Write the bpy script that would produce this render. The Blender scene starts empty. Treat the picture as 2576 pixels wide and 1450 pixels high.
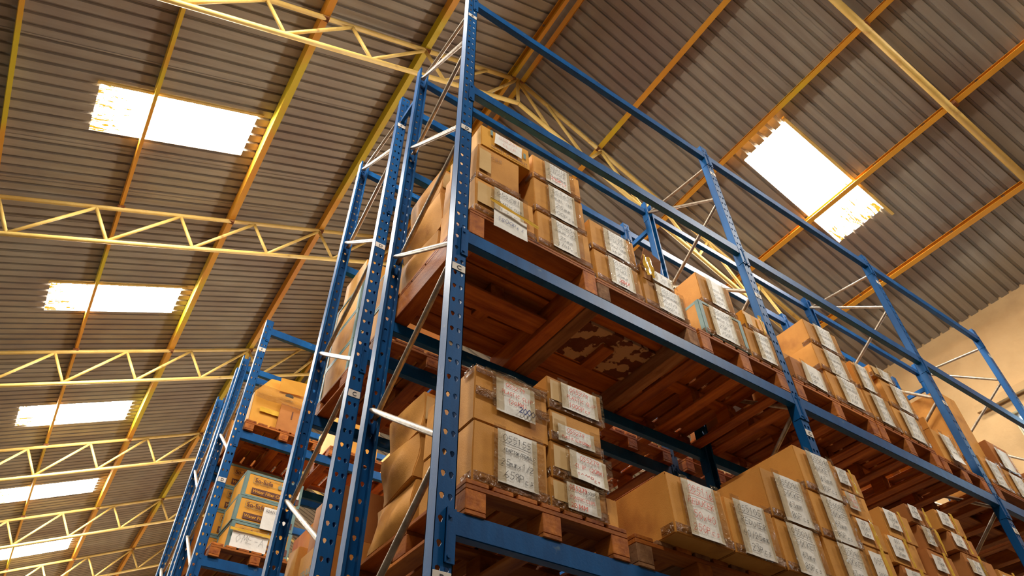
import bpy, bmesh, math, random
from mathutils import Vector, Matrix
random.seed(7)
S = bpy.context.scene
COL = S.collection
PI = math.pi

# ------------------------------------------------------------------ materials
def new_mat(name):
    m = bpy.data.materials.new(name); m.use_nodes = True
    nt = m.node_tree; nt.nodes.clear()
    out = nt.nodes.new('ShaderNodeOutputMaterial')
    return m, nt, out

def surf(name, c1, c2, rough=.6, metal=0., scale=(4, 4, 4), detail=6., bump=0., bscale=60., coord='Object',
         vary=0., spec=.5, c3=None, s3=2., t3=(.55, .7), bdist=.01, coat=0.):
    m, nt, out = new_mat(name)
    N, L = nt.nodes, nt.links
    b = N.new('ShaderNodeBsdfPrincipled'); L.new(b.outputs[0], out.inputs[0])
    tc = N.new('ShaderNodeTexCoord'); mp = N.new('ShaderNodeMapping'); mp.inputs['Scale'].default_value = scale
    L.new(tc.outputs[coord], mp.inputs[0])
    n = N.new('ShaderNodeTexNoise'); n.inputs['Scale'].default_value = 1.; n.inputs['Detail'].default_value = detail
    n.inputs['Roughness'].default_value = .62
    oi = N.new('ShaderNodeObjectInfo')
    va = N.new('ShaderNodeVectorMath'); va.operation = 'ADD'
    cm = N.new('ShaderNodeCombineXYZ'); ml = N.new('ShaderNodeMath'); ml.operation = 'MULTIPLY'; ml.inputs[1].default_value = 37.
    L.new(oi.outputs['Random'], ml.inputs[0]); L.new(ml.outputs[0], cm.inputs[0]); L.new(ml.outputs[0], cm.inputs[1])
    L.new(mp.outputs[0], va.inputs[0]); L.new(cm.outputs[0], va.inputs[1]); L.new(va.outputs[0], n.inputs['Vector'])
    r = N.new('ShaderNodeValToRGB'); r.color_ramp.elements[0].position = .34; r.color_ramp.elements[1].position = .66
    r.color_ramp.elements[0].color = (*c1, 1); r.color_ramp.elements[1].color = (*c2, 1)
    L.new(n.outputs['Fac'], r.inputs[0]); col = r.outputs[0]
    if c3:
        n3 = N.new('ShaderNodeTexNoise'); n3.inputs['Scale'].default_value = s3; n3.inputs['Detail'].default_value = 8.
        L.new(tc.outputs[coord], n3.inputs['Vector'])
        r3 = N.new('ShaderNodeValToRGB'); r3.color_ramp.elements[0].position = t3[0]; r3.color_ramp.elements[1].position = t3[1]
        L.new(n3.outputs['Fac'], r3.inputs[0])
        mx = N.new('ShaderNodeMixRGB'); mx.inputs[2].default_value = (*c3, 1)
        L.new(r3.outputs[0], mx.inputs[0]); L.new(col, mx.inputs[1]); col = mx.outputs[0]
    if vary:
        hs = N.new('ShaderNodeHueSaturation')
        mr = N.new('ShaderNodeMapRange'); mr.inputs['To Min'].default_value = 1 - vary; mr.inputs['To Max'].default_value = 1 + vary
        L.new(oi.outputs['Random'], mr.inputs['Value']); L.new(mr.outputs[0], hs.inputs['Value']); L.new(col, hs.inputs['Color'])
        col = hs.outputs[0]
    L.new(col, b.inputs['Base Color'])
    b.inputs['Roughness'].default_value = rough; b.inputs['Metallic'].default_value = metal
    b.inputs['Specular IOR Level'].default_value = spec
    if coat: b.inputs['Coat Weight'].default_value = coat; b.inputs['Coat Roughness'].default_value = .12
    if bump:
        nb = N.new('ShaderNodeTexNoise'); nb.inputs['Scale'].default_value = bscale; nb.inputs['Detail'].default_value = 4.
        L.new(tc.outputs[coord], nb.inputs['Vector'])
        bp = N.new('ShaderNodeBump'); bp.inputs['Strength'].default_value = bump; bp.inputs['Distance'].default_value = bdist
        L.new(nb.outputs['Fac'], bp.inputs['Height']); L.new(bp.outputs[0], b.inputs['Normal'])
    return m

M = {}
M['blue'] = surf('blue_rack_paint', (.0012, .048, .158), (.0018, .078, .24), rough=.45, spec=.18, scale=(9, 9, 2), bump=.05, bscale=90, c3=(.10, .16, .2), s3=11, t3=(.68, .78))
M['galv'] = surf('dull_galvanised_tube', (.26, .20, .14), (.46, .38, .28), rough=.36, metal=.5, scale=(20, 20, 20))
M['yellow'] = surf('yellow_truss_paint', (.66, .42, .10), (.78, .54, .16), rough=.5, scale=(3, 3, 3), c3=(.33, .13, .03), s3=5, t3=(.63, .8), bump=.1, bscale=40)
M['orange'] = surf('orange_purlin_paint_light_tint', (.62, .23, .015), (.74, .36, .03), rough=.45, scale=(1.2, .35, 1.2), c3=(.62, .46, .015), s3=.33, t3=(.5, .56), bump=.1, bscale=30)  # ochre patches paint in the yellowish tint of the skylights
M['rust'] = surf('rusted_cleat', (.14, .035, .01), (.26, .09, .02), rough=.8, scale=(30, 30, 30))
M['card'] = surf('brown_cardboard', (.50, .215, .038), (.63, .29, .058), rough=.72, scale=(3, 3, 3), vary=.14, bump=.12, bscale=150, c3=(.33, .12, .022), s3=5, t3=(.52, .78), spec=.25)
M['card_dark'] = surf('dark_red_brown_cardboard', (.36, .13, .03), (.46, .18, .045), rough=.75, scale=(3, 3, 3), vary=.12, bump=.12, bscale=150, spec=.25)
M['card_amber'] = surf('amber_printed_carton', (.62, .27, .025), (.70, .33, .035), rough=.6, scale=(2, 2, 2), vary=.06, bump=.08, bscale=150, spec=.3)
M['card_teal'] = surf('teal_carton_edging', (.10, .17, .16), (.16, .25, .22), rough=.6, scale=(4, 4, 4), vary=.06)
M['wood'] = surf('orange_pallet_wood', (.19, .038, .004), (.47, .145, .016), rough=.68, scale=(14, 1.2, 14), vary=.22, bump=.25, bscale=50, c3=(.12, .025, .006), s3=3, t3=(.55, .8), spec=.25)
M['woodx'] = surf('orange_pallet_wood_cross', (.19, .038, .004), (.47, .145, .016), rough=.68, scale=(1.2, 14, 14), vary=.22, bump=.25, bscale=50, c3=(.12, .025, .006), s3=3, t3=(.55, .8), spec=.25)
M['woodg'] = surf('weathered_pallet_wood', (.15, .06, .022), (.34, .17, .075), rough=.8, scale=(14, 1.2, 14), vary=.2, bump=.3, bscale=50, c3=(.1, .04, .015), s3=4, t3=(.55, .8), spec=.2)
M['peel'] = surf('peeling_white_painted_board', (.10, .03, .012), (.15, .05, .02), rough=.85, scale=(6, 6, 6), c3=(.46, .30, .17), s3=7, t3=(.485, .50), bump=.4, bscale=30, spec=.2)
M['paper'] = surf('white_paper_sheet', (.72, .68, .61), (.82, .78, .71), rough=.55, scale=(6, 6, 6), bump=.25, bscale=14, bdist=.02, vary=.05)
M['sign'] = surf('cream_sign_plate', (.62, .55, .46), (.70, .63, .54), rough=.6, scale=(9, 9, 9))
M['slip'] = surf('buff_packing_slip', (.52, .31, .10), (.58, .36, .13), rough=.6, scale=(9, 9, 9))
M['yelltape'] = surf('yellow_brown_tape', (.62, .34, .03), (.72, .42, .05), rough=.22, scale=(9, 9, 9), bump=.5, bscale=25, coat=.5)
for nm, c in (('ink_black', (.03, .025, .03)), ('ink_red', (.62, .06, .02)), ('ink_blue', (.02, .03, .16)), ('ink_faint', (.25, .12, .05)), ('ink_brown', (.10, .028, .012))):
    M[nm] = surf(nm, c, tuple(v * 1.2 for v in c), rough=.7)
M['logo_grey'] = surf('grey_green_print', (.20, .22, .15), (.24, .26, .18), rough=.7)
M['roof'] = surf('dusty_metal_roof_sheet', (.285, .245, .19), (.37, .325, .255), rough=.5, metal=.2, scale=(.5, 9, .5), c3=(.21, .145, .115), s3=.7, t3=(.4, .8), spec=.4)
M['plaster'] = surf('tan_plaster', (.46, .29, .125), (.56, .36, .165), rough=.85, scale=(1.2, 1.2, 1.2), c3=(.34, .19, .08), s3=1.4, t3=(.55, .85), bump=.2, bscale=25)
M['concrete'] = surf('grey_brown_concrete', (.04, .03, .022), (.06, .045, .033), rough=.75, scale=(.8, .8, .8))
M['white_frame'] = surf('white_window_frame', (.6, .65, .68), (.7, .75, .78), rough=.4)

def tape_mat(name, tint, alpha, rough=.12):
    m, nt, out = new_mat(name); N, L = nt.nodes, nt.links
    tr = N.new('ShaderNodeBsdfTransparent'); tr.inputs[0].default_value = (*[min(1, v ** .25) for v in tint], 1)
    b = N.new('ShaderNodeBsdfPrincipled'); b.inputs['Base Color'].default_value = (*tint, 1); b.inputs['Roughness'].default_value = rough
    b.inputs['Specular IOR Level'].default_value = .9
    tc = N.new('ShaderNodeTexCoord'); nb = N.new('ShaderNodeTexNoise'); nb.inputs['Scale'].default_value = 22.; nb.inputs['Detail'].default_value = 3.
    nb.inputs['Distortion'].default_value = 1.2
    L.new(tc.outputs['Object'], nb.inputs['Vector'])
    bp = N.new('ShaderNodeBump'); bp.inputs['Strength'].default_value = 1.; bp.inputs['Distance'].default_value = .05
    L.new(nb.outputs['Fac'], bp.inputs['Height']); L.new(bp.outputs[0], b.inputs['Normal'])
    mx = N.new('ShaderNodeMixShader'); mx.inputs[0].default_value = alpha
    L.new(tr.outputs[0], mx.inputs[1]); L.new(b.outputs[0], mx.inputs[2]); L.new(mx.outputs[0], out.inputs[0])
    return m
M['clear'] = tape_mat('clear_shiny_film', (.45, .32, .17), .17, .07)
M['browntape'] = tape_mat('brown_packing_tape', (.25, .11, .03), .62, .14)

def skylight_mat():
    m, nt, out = new_mat('dirty_daylit_skylight_sheet'); N, L = nt.nodes, nt.links
    tc = N.new('ShaderNodeTexCoord'); sp = N.new('ShaderNodeSeparateXYZ'); L.new(tc.outputs['Object'], sp.inputs[0])
    mp = N.new('ShaderNodeMapping'); mp.inputs['Scale'].default_value = (3.2, 24, 3.2); L.new(tc.outputs['Object'], mp.inputs[0])
    n = N.new('ShaderNodeTexNoise'); n.inputs['Scale'].default_value = 1.; n.inputs['Detail'].default_value = 12.; n.inputs['Roughness'].default_value = .75
    L.new(mp.outputs[0], n.inputs['Vector'])
    mr = N.new('ShaderNodeMapRange'); mr.inputs['From Min'].default_value = 1.0; mr.inputs['From Max'].default_value = 2.2
    mr.inputs['To Min'].default_value = -.05; mr.inputs['To Max'].default_value = .15; mr.clamp = True
    ab = N.new('ShaderNodeMath'); ab.operation = 'ABSOLUTE'; L.new(sp.outputs[0], ab.inputs[0]); L.new(ab.outputs[0], mr.inputs[0])
    ad = N.new('ShaderNodeMath'); ad.operation = 'ADD'; L.new(n.outputs['Fac'], ad.inputs[0]); L.new(mr.outputs[0], ad.inputs[1])
    r = N.new('ShaderNodeValToRGB'); r.color_ramp.elements[0].position = .590; r.color_ramp.elements[1].position = .605
    r.color_ramp.elements[0].color = (1, 1, 1, 1); r.color_ramp.elements[1].color = (.011, .0062, .0006, 1)
    L.new(ad.outputs[0], r.inputs[0])
    mx = N.new('ShaderNodeMixRGB'); mx.blend_type = 'MULTIPLY'; mx.inputs[0].default_value = 1.; mx.inputs[1].default_value = (1., .95, .86, 1)
    L.new(r.outputs[0], mx.inputs[2])
    e = N.new('ShaderNodeEmission'); e.inputs[1].default_value = SKY_E; L.new(mx.outputs[0], e.inputs[0])
    L.new(e.outputs[0], out.inputs[0])
    return m
SKY_E = 72.
M['skylight'] = skylight_mat()
def glass_mat():
    m, nt, out = new_mat('bright_window_glass'); N, L = nt.nodes, nt.links
    e = N.new('ShaderNodeEmission'); e.inputs[0].default_value = (.55, .82, 1, 1); e.inputs[1].default_value = 6.
    L.new(e.outputs[0], out.inputs[0]); return m
M['daylit_glass'] = glass_mat()

# ------------------------------------------------------------------ object helpers
def link(o, parent=None):
    COL.objects.link(o)
    if parent is not None: o.parent = parent
    return o
def mesh(name, V, F, mat, parent=None, smooth=False):
    me = bpy.data.meshes.new(name); me.from_pydata([tuple(v) for v in V], [], F); me.materials.append(mat)
    if smooth: me.polygons.foreach_set('use_smooth', [True] * len(me.polygons))
    me.update()
    return link(bpy.data.objects.new(name, me), parent)
def part(name, me, parent, loc=None, rot=None, scale=None):
    o = bpy.data.objects.new(name, me)
    if loc: o.location = loc
    if rot: o.rotation_euler = rot
    if scale: o.scale = scale
    return link(o, parent)
def tag(o, label, cat, group=None):
    o['label'] = label; o['category'] = cat
    if group: o['group'] = group
    return o
def thing(name, label, cat, loc=(0, 0, 0), rotz=0., group=None):
    o = bpy.data.objects.new(name, None); o.location = loc; o.rotation_euler = (0, 0, rotz); o.empty_display_size = .1
    link(o); return tag(o, label, cat, group)
def struct(o): o['kind'] = 'structure'; return o

def box_vf(x0, x1, y0, y1, z0, z1):
    V = [(x, y, z) for z in (z0, z1) for y in (y0, y1) for x in (x0, x1)]
    F = [(0, 2, 3, 1), (4, 5, 7, 6), (0, 1, 5, 4), (2, 6, 7, 3), (0, 4, 6, 2), (1, 3, 7, 5)]
    return V, F
def merge(parts):
    V, F = [], []
    for v, f in parts:
        b = len(V); V += list(v); F += [tuple(i + b for i in q) for q in f]
    return V, F
def bevel_me(name, V, F, mat, w=.004, seg=1):
    bm = bmesh.new()
    vs = [bm.verts.new(v) for v in V]
    for f in F: bm.faces.new([vs[i] for i in f])
    bmesh.ops.bevel(bm, geom=list(bm.edges), offset=w, segments=seg, affect='EDGES')
    me = bpy.data.meshes.new(name); bm.to_mesh(me); bm.free(); me.materials.append(mat); return me
def tube_vf(pts, r, n=10, flat=None):
    pts = [Vector(p) for p in pts]; V, F = [], []
    for i, p in enumerate(pts):
        d = (pts[min(i + 1, len(pts) - 1)] - pts[max(i - 1, 0)]).normalized()
        a = d.cross(Vector((0, 0, 1))); a = d.cross(Vector((1, 0, 0))) if a.length < 1e-3 else a
        a.normalize(); b = d.cross(a)
        rr = r if not flat or 0 < i < len(pts) - 1 else r * flat
        for k in range(n):
            t = 2 * PI * k / n; V.append(p + a * math.cos(t) * r + b * math.sin(t) * rr)
    for i in range(len(pts) - 1):
        for k in range(n):
            k2 = (k + 1) % n; F.append((i * n + k, i * n + k2, (i + 1) * n + k2, (i + 1) * n + k))
    F.append(tuple(range(n - 1, -1, -1))); F.append(tuple((len(pts) - 1) * n + k for k in range(n)))
    return V, F

# ------------------------------------------------------------------ camera
R = ((0.8213547324608929, -0.5701883340471516, -0.01617612996450818),
     (0.3917794882402482, 0.584514841342388, -0.7105288402624432),
     (0.4145904437614357, 0.5772587495803048, 0.7034821248437513))
cam = bpy.data.cameras.new('camera'); co = bpy.data.objects.new('camera', cam); COL.objects.link(co)
cam.sensor_width = 36.; cam.lens = 1734.7322 / 2576 * 36; cam.clip_start = .05; cam.clip_end = 200
mw = Matrix(((R[0][0], -R[1][0], -R[2][0], -1.20119), (R[0][1], -R[1][1], -R[2][1], -2.21816), (R[0][2], -R[1][2], -R[2][2], 1.60046), (0, 0, 0, 1)))
co.matrix_world = mw
S.camera = co

# ------------------------------------------------------------------ building frame (slightly turned against the racks)
YAW = -0.031051; XR = 2.33633; ZR = 12.59954; SL = .4538
cY, sY = math.cos(YAW), math.sin(YAW)
def wp(o, y, z):                       # offset from the ridge, distance along the ridge, height
    X = XR + o; return (cY * X - sY * y, sY * X + cY * y, z)
def root_at(o, y, z=0.): return wp(o, y, z)
TR = [-1.4449, 2.5938, 6.9406, 11.1638, 15.2181, 19.3667, 23.3654, 27.5]
DZ = .13                               # purlin depth between chord line and sheets
# --- corrugated roof sheets
PIT = .174
def prof(y0, y1):
    out = []
    k0 = math.floor(y0 / PIT) - 1
    for k in range(k0, int(math.ceil(y1 / PIT)) + 2):
        for t, h in ((0., 0.), (.118, 0.), (.128, .040), (.160, .040), (.170, 0.)):
            out.append((k * PIT + t, h))
    pts = [(y, h) for y, h in out if y0 < y < y1]
    def hh(y):
        for (a, ha), (b, hb) in zip(out, out[1:]):
            if a <= y <= b: return ha + (hb - ha) * (y - a) / max(b - a, 1e-9)
        return 0
    return [(y0, hh(y0))] + pts + [(y1, hh(y1))]
def sheet_vf(side, y0, y1, o0, o1, lift=0., origin=None):
    P = prof(y0, y1); V = []; F = []
    sg = -1 if side == 'L' else 1
    for y, h in P:
        for o in (o0, o1):
            z = ZR + DZ - SL * o + h + lift
            if origin is None: V.append(wp(sg * o, y, z))
            else: V.append((sg * (o - origin[0]), y - origin[1], z - origin[2]))
    for i in range(len(P) - 1):
        a = 2 * i; F.append((a, a + 1, a + 3, a + 2))
    return V, F
SKY = {}
for side in 'LR':
    SKY[side] = []
    SKY[side].append((-3.95, -3.08))  # added skylight bay out of view, put in to light the carton fronts
    for i in range(7):
        off = (1.72, 2.04, 2.17, 2.36, 2.45, 2.5, 2.5)[i]
        SKY[side].append((TR[i] + off, TR[i] + off + .87))  # the bays out of view are added for their light only
SO0, SO1 = 3.49, 5.52
EAVE = {'L': 9.6, 'R': 7.70}
YA, YB = -6.5, 30.
for side in 'LR':
    parts = []; y = YA
    for (a, b) in SKY[side]:
        parts.append(sheet_vf(side, y, a, .10, EAVE[side]))
        parts.append(sheet_vf(side, a, b, .10, SO0 + .04)); parts.append(sheet_vf(side, a, b, SO1 - .04, EAVE[side]))
        y = b
    parts.append(sheet_vf(side, y, YB, .10, EAVE[side]))
    # narrow overlaps of neighbouring sheets
    k = YA + .4
    while k < YB:
        if not any(a - .25 < k < b + .2 for a, b in SKY[side]):
            parts.append(sheet_vf(side, k, k + .05, .10, EAVE[side], lift=-.006))
        k += .85
    V, F = merge(parts)
    struct(mesh('ceiling', V, F, M['roof']))
nwin = 1
for side in 'LR':
    for i, (a, b) in enumerate(SKY[side]):
        zc = ZR + DZ - SL * SO0
        V, F = sheet_vf(side, a, b, SO0, SO1, lift=.012, origin=(SO0, a, zc))
        o = mesh('window_%d' % nwin, V, F, M['skylight']); nwin += 1
        sg = -1 if side == 'L' else 1
        o.location = wp(sg * SO0, a, zc); o.rotation_euler = (0, 0, YAW); struct(o)
# ridge cap
V, F = [], []
for y in (YA, YB):
    for o, z in ((-.135, ZR + DZ - .135 * SL + .065), (0, ZR + DZ + .075), (.135, ZR + DZ - .135 * SL + .065)): V.append(wp(o, y, z))
F = [(0, 1, 4, 3), (1, 2, 5, 4)]
struct(mesh('trim_1', V, F, M['roof']))
# timber edge bars beside the near skylights
for side, o0_, o1_, ye, lb in (('R', 3.45, 5.62, SKY['R'][1][0], 'long thin yellowish bar along the near edge of the right-hand skylight'), ('L', 3.45, 5.50, SKY['L'][2][0], 'thin yellowish bar along the upper edge of the largest left skylight'),
                               ('L', 3.45, 5.50, SKY['L'][3][0], 'thin yellowish bar along the upper edge of the second left skylight')):
    q = []; sg = -1 if side == 'L' else 1
    for o in (o0_, o1_):
        for y in (ye - .055, ye - .012):
            for dz in (-.045, -.012): q.append(wp(sg * o, y, ZR + DZ - SL * o + dz))
    F = [(0, 1, 3, 2), (4, 6, 7, 5), (0, 4, 5, 1), (2, 3, 7, 6), (1, 5, 7, 3), (0, 2, 6, 4)]
    tag(mesh('skylight_edge_bar', q, F, M['yellow']), lb, 'trim bar', 'skylight edge bars')

# --- purlins
OFFL = (.115, 1.80, 3.338, 4.888, 6.394, 7.95); OFFR = (.10, 1.783, 3.339, 4.923, 6.428)
PD = {('L', 3): (.085, .05), ('L', 4): (.10, .055), ('L', 2): (DZ, .10), ('L', 1): (DZ, .10), ('R', 1): (DZ, .085)}
lab_p = {('L', 0): 'orange ridge purlin on the left of the open ridge slot', ('L', 1): 'first heavy orange purlin left of the ridge, ending behind the blue posts',
         ('L', 2): 'thick orange and ochre purlin along the right-hand ends of the left skylights', ('L', 3): 'thin light orange purlin crossing under the left row of skylights',
         ('L', 4): 'orange purlin at the far left edge of the photo', ('L', 5): 'lowest orange purlin of the left roof slope near the eave',
         ('R', 0): 'orange ridge purlin on the right of the open ridge slot', ('R', 1): 'thin orange purlin of the right slope nearest the ridge',
         ('R', 2): 'bright ochre purlin along the upper edge of the right-hand skylight', ('R', 3): 'orange purlin crossing under the right-hand skylight',
         ('R', 4): 'lowest orange purlin on the right slope above the plaster wall'}
for side in 'LR':
    for k, o in enumerate(OFFL if side == 'L' else OFFR):
        sg = -1 if side == 'L' else 1
        d, w = PD.get((side, k), (DZ, .075))
        # C section: web perpendicular to the slope, flanges pointing up-slope
        nx, nz = -sg * SL, -1.; ln = math.hypot(nx, nz); nx /= ln; nz /= ln      # inward normal
        tx, tz = -sg * math.cos(math.atan(SL)), math.sin(math.atan(SL))           # up-slope
        ox, oz = sg * o, ZR + DZ * 1.0 - SL * o
        def pt(u, v): return (ox + nx * v + tx * u, oz + nz * v + tz * u)
        th = .005
        fl_ = -1 if k == 0 else 1
        pr = [(0, 0), (w, 0), (w, .018), (w - th, .018), (w - th, th), (th, th), (th, d - th), (w - th, d - th), (w - th, d - .018), (w, d - .018), (w, d), (0, d)]
        V = []; n = len(pr)
        for y in (YA, YB):
            for u, v in pr:
                x, z = pt(u * fl_, v); V.append((x, y, z))
        # local frame: origin on the building at ridge line start
        F = [(i, (i + 1) % n, n + (i + 1) % n, n + i) for i in range(n)]
        base = thing('roof_purlin', lab_p[(side, k)], 'roof purlin', wp(0, 0, 0), YAW, 'orange roof purlins')
        mesh('purlin_channel', V, F, M['orange'], base)
        for t in TR[(0 if side == 'R' else 1):7]:
            x, z = pt(w * .5 * fl_, d)
            vv, ff = box_vf(x - .05, x + .05, t - .035, t + .035, z - .05, z + .02)
            mesh('cleat', vv, ff, M['rust'], base)

# --- trusses
tops = [-.0] + [1.73 + 1.13 * i for i in range(6)]; bots = [1.36 + 1.135 * i for i in range(6)]
lab_t = {1: 'nearest pale yellow tube truss, rising across the top of the photo to the ridge', 2: 'second pale yellow tube truss, crossing the left half under the big skylight',
         3: 'third pale yellow tube truss from the camera, level across the left edge', 4: 'fourth yellow tube truss from the camera, in front of the third skylight gap',
         5: 'fifth yellow tube truss from the camera, crossing a skylight low on the left', 6: 'sixth yellow tube truss, faint at the bottom left corner', 7: 'farthest yellow tube truss at the deep end of the hall'}
for i in range(1, 8):
    t = TR[i]
    b = thing('roof_truss', lab_t[i], 'roof truss', wp(0, t, 0), YAW, 'yellow tube roof trusses')
    for sg in (-1, 1):
        E = 9.2 if sg < 0 else 7.6
        f = lambda o: ZR - SL * o - .03
        g = lambda o: ZR - SL * o - .80
        V, F = tube_vf([(sg * .0, 0, f(0)), (sg * E, 0, f(E))], .036, 12); mesh('top_chord', V, F, M['yellow'], b, True)
        V, F = tube_vf([(sg * .0, 0, g(0)), (sg * E, 0, g(E))], .036, 12); mesh('bottom_chord', V, F, M['yellow'], b, True)
        nodes_t = [.62] + [o for o in tops[1:] if o < E]
        seq = []
        nb = [.25] + [o for o in bots if o < E]
        for a_, b_ in zip(nodes_t, nb): seq.append((a_, b_))
        for k, (ot, ob) in enumerate(seq):
            if k > 0:
                V, F = tube_vf([(sg * ot, 0, f(ot) - .02), (sg * ob, 0, g(ob) + .02)], .027, 10); mesh('web_post', V, F, M['yellow'], b, True)
            # long diagonal from this bottom node outward: bottom (outer) -> top (inner)
        for k in range(len(nb)):
            ob = nb[k]; ot = (0.0 if k == 0 else nodes_t[k - 1] if k > 1 else .62)
            if k == 0: continue
            V, F = tube_vf([(sg * (nodes_t[k - 1] + .0), 0, f(nodes_t[k - 1]) - .02), (sg * (ob - .0), 0, g(ob) + .02)], .026, 10)
            mesh('web_diagonal', V, F, M['yellow'], b, True)
        V, F = tube_vf([(0, 0, f(0)), (sg * .62, 0, g(.62))], .026, 10); mesh('web_diagonal', V, F, M['yellow'], b, True)
    V, F = tube_vf([(0, 0, ZR - .05), (0, 0, ZR - .80)], .03, 10); mesh('king_post', V, F, M['yellow'], b, True)
b = thing('roof_rafter', 'single thick yellow tube crossing the top right corner of the photo', 'roof rafter', wp(0, TR[0], 0), YAW)
V, F = tube_vf([(0, -.02, ZR - .07), (7.6, .12, ZR - SL * 7.6 - .07)], .056, 14); mesh('rafter_tube', V, F, M['yellow'], b, True)
V, F = tube_vf([(0, -.02, ZR - .07), (-9.3, -.02, ZR - SL * 9.3 - .07)], .056, 14); mesh('rafter_tube', V, F, M['yellow'], b, True)
# --- floor and walls
V, F = merge([box_vf(-14, 16, -14, 34, -.2, 0)]); struct(mesh('floor', V, F, M['concrete']))
def wall_R():
    x0, x1 = 7.70, 7.95; parts = []
    wy0, wy1, wz0, wz1 = -.9, .93, 6.55, 7.47
    zt = ZR + DZ - SL * 7.70 + .045
    for (ya, yb, za, zb) in ((-9, wy0, 0, zt), (wy1, 30, 0, zt), (wy0, wy1, 0, wz0), (wy0, wy1, wz1, zt)):
        V, F = box_vf(x0, x1, ya, yb, za, zb); parts.append(([wp(*v) for v in V], F))
    return merge(parts)
V, F = wall_R(); struct(mesh('wall_right', V, F, M['plaster']))
V, F = box_vf(7.60, 7.70, -1.4, 1.3, 7.66, 7.78); struct(mesh('trim_2', [wp(*v) for v in V], F, M['plaster']))
V, F = box_vf(-9.8, -9.6, YA, 30, 0, 4.7); struct(mesh('wall_left_unseen', [wp(*v) for v in V], F, M['concrete']))  # added unseen wall; its height and dark finish shape the side light
G = [wp(-9.6, YA, 0), wp(7.7, YA, 0), wp(7.7, YA, ZR - SL * 7.7), wp(0, YA, ZR + .1), wp(-9.6, YA, ZR - SL * 9.6)]
G2 = [wp(-9.6, YA - .2, 0), wp(7.7, YA - .2, 0), wp(7.7, YA - .2, ZR - SL * 7.7), wp(0, YA - .2, ZR + .1), wp(-9.6, YA - .2, ZR - SL * 9.6)]
struct(mesh('wall_front_unseen', G + G2, [(4, 3, 2, 1, 0), (5, 6, 7, 8, 9)] + [(i, (i + 1) % 5, (i + 1) % 5 + 5, i + 5) for i in range(5)], M['concrete']))  # added unseen wall, closes off the light from behind the camera
# window in the right wall
w = thing('window_17', 'window', 'window', wp(7.82, .015, 6.55), YAW); del w['label']; del w['category']; struct(w)
fr = []
for (a, b_, c_, d_) in ((-.915, -.855, 0, .92), (.855, .915, 0, .92), (-.03, .03, 0, .92), (-.915, .915, 0, .06), (-.915, .915, .86, .92)):
    fr.append(box_vf(-.03, .03, a, b_, c_, d_))
V, F = merge(fr); o = mesh('window_frame', V, F, M['white_frame'], w)
V, F = box_vf(-.004, .004, -.86, .86, .05, .87); mesh('window_pane', V, F, M['daylit_glass'], w)
# far gable wall, stepping up to the ridge
G = [wp(-9.6, 30, 0), wp(7.7, 30, 0), wp(7.7, 30, ZR - SL * 7.7), wp(0, 30, ZR + .1), wp(-9.6, 30, ZR - SL * 9.6)]
G2 = [wp(-9.6, 30.2, 0), wp(7.7, 30.2, 0), wp(7.7, 30.2, ZR - SL * 7.7), wp(0, 30.2, ZR + .1), wp(-9.6, 30.2, ZR - SL * 9.6)]
struct(mesh('wall_back', G + G2, [(0, 1, 2, 3, 4), (9, 8, 7, 6, 5)] + [(i, i + 5, (i + 1) % 5 + 5, (i + 1) % 5) for i in range(5)], M['plaster']))

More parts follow.
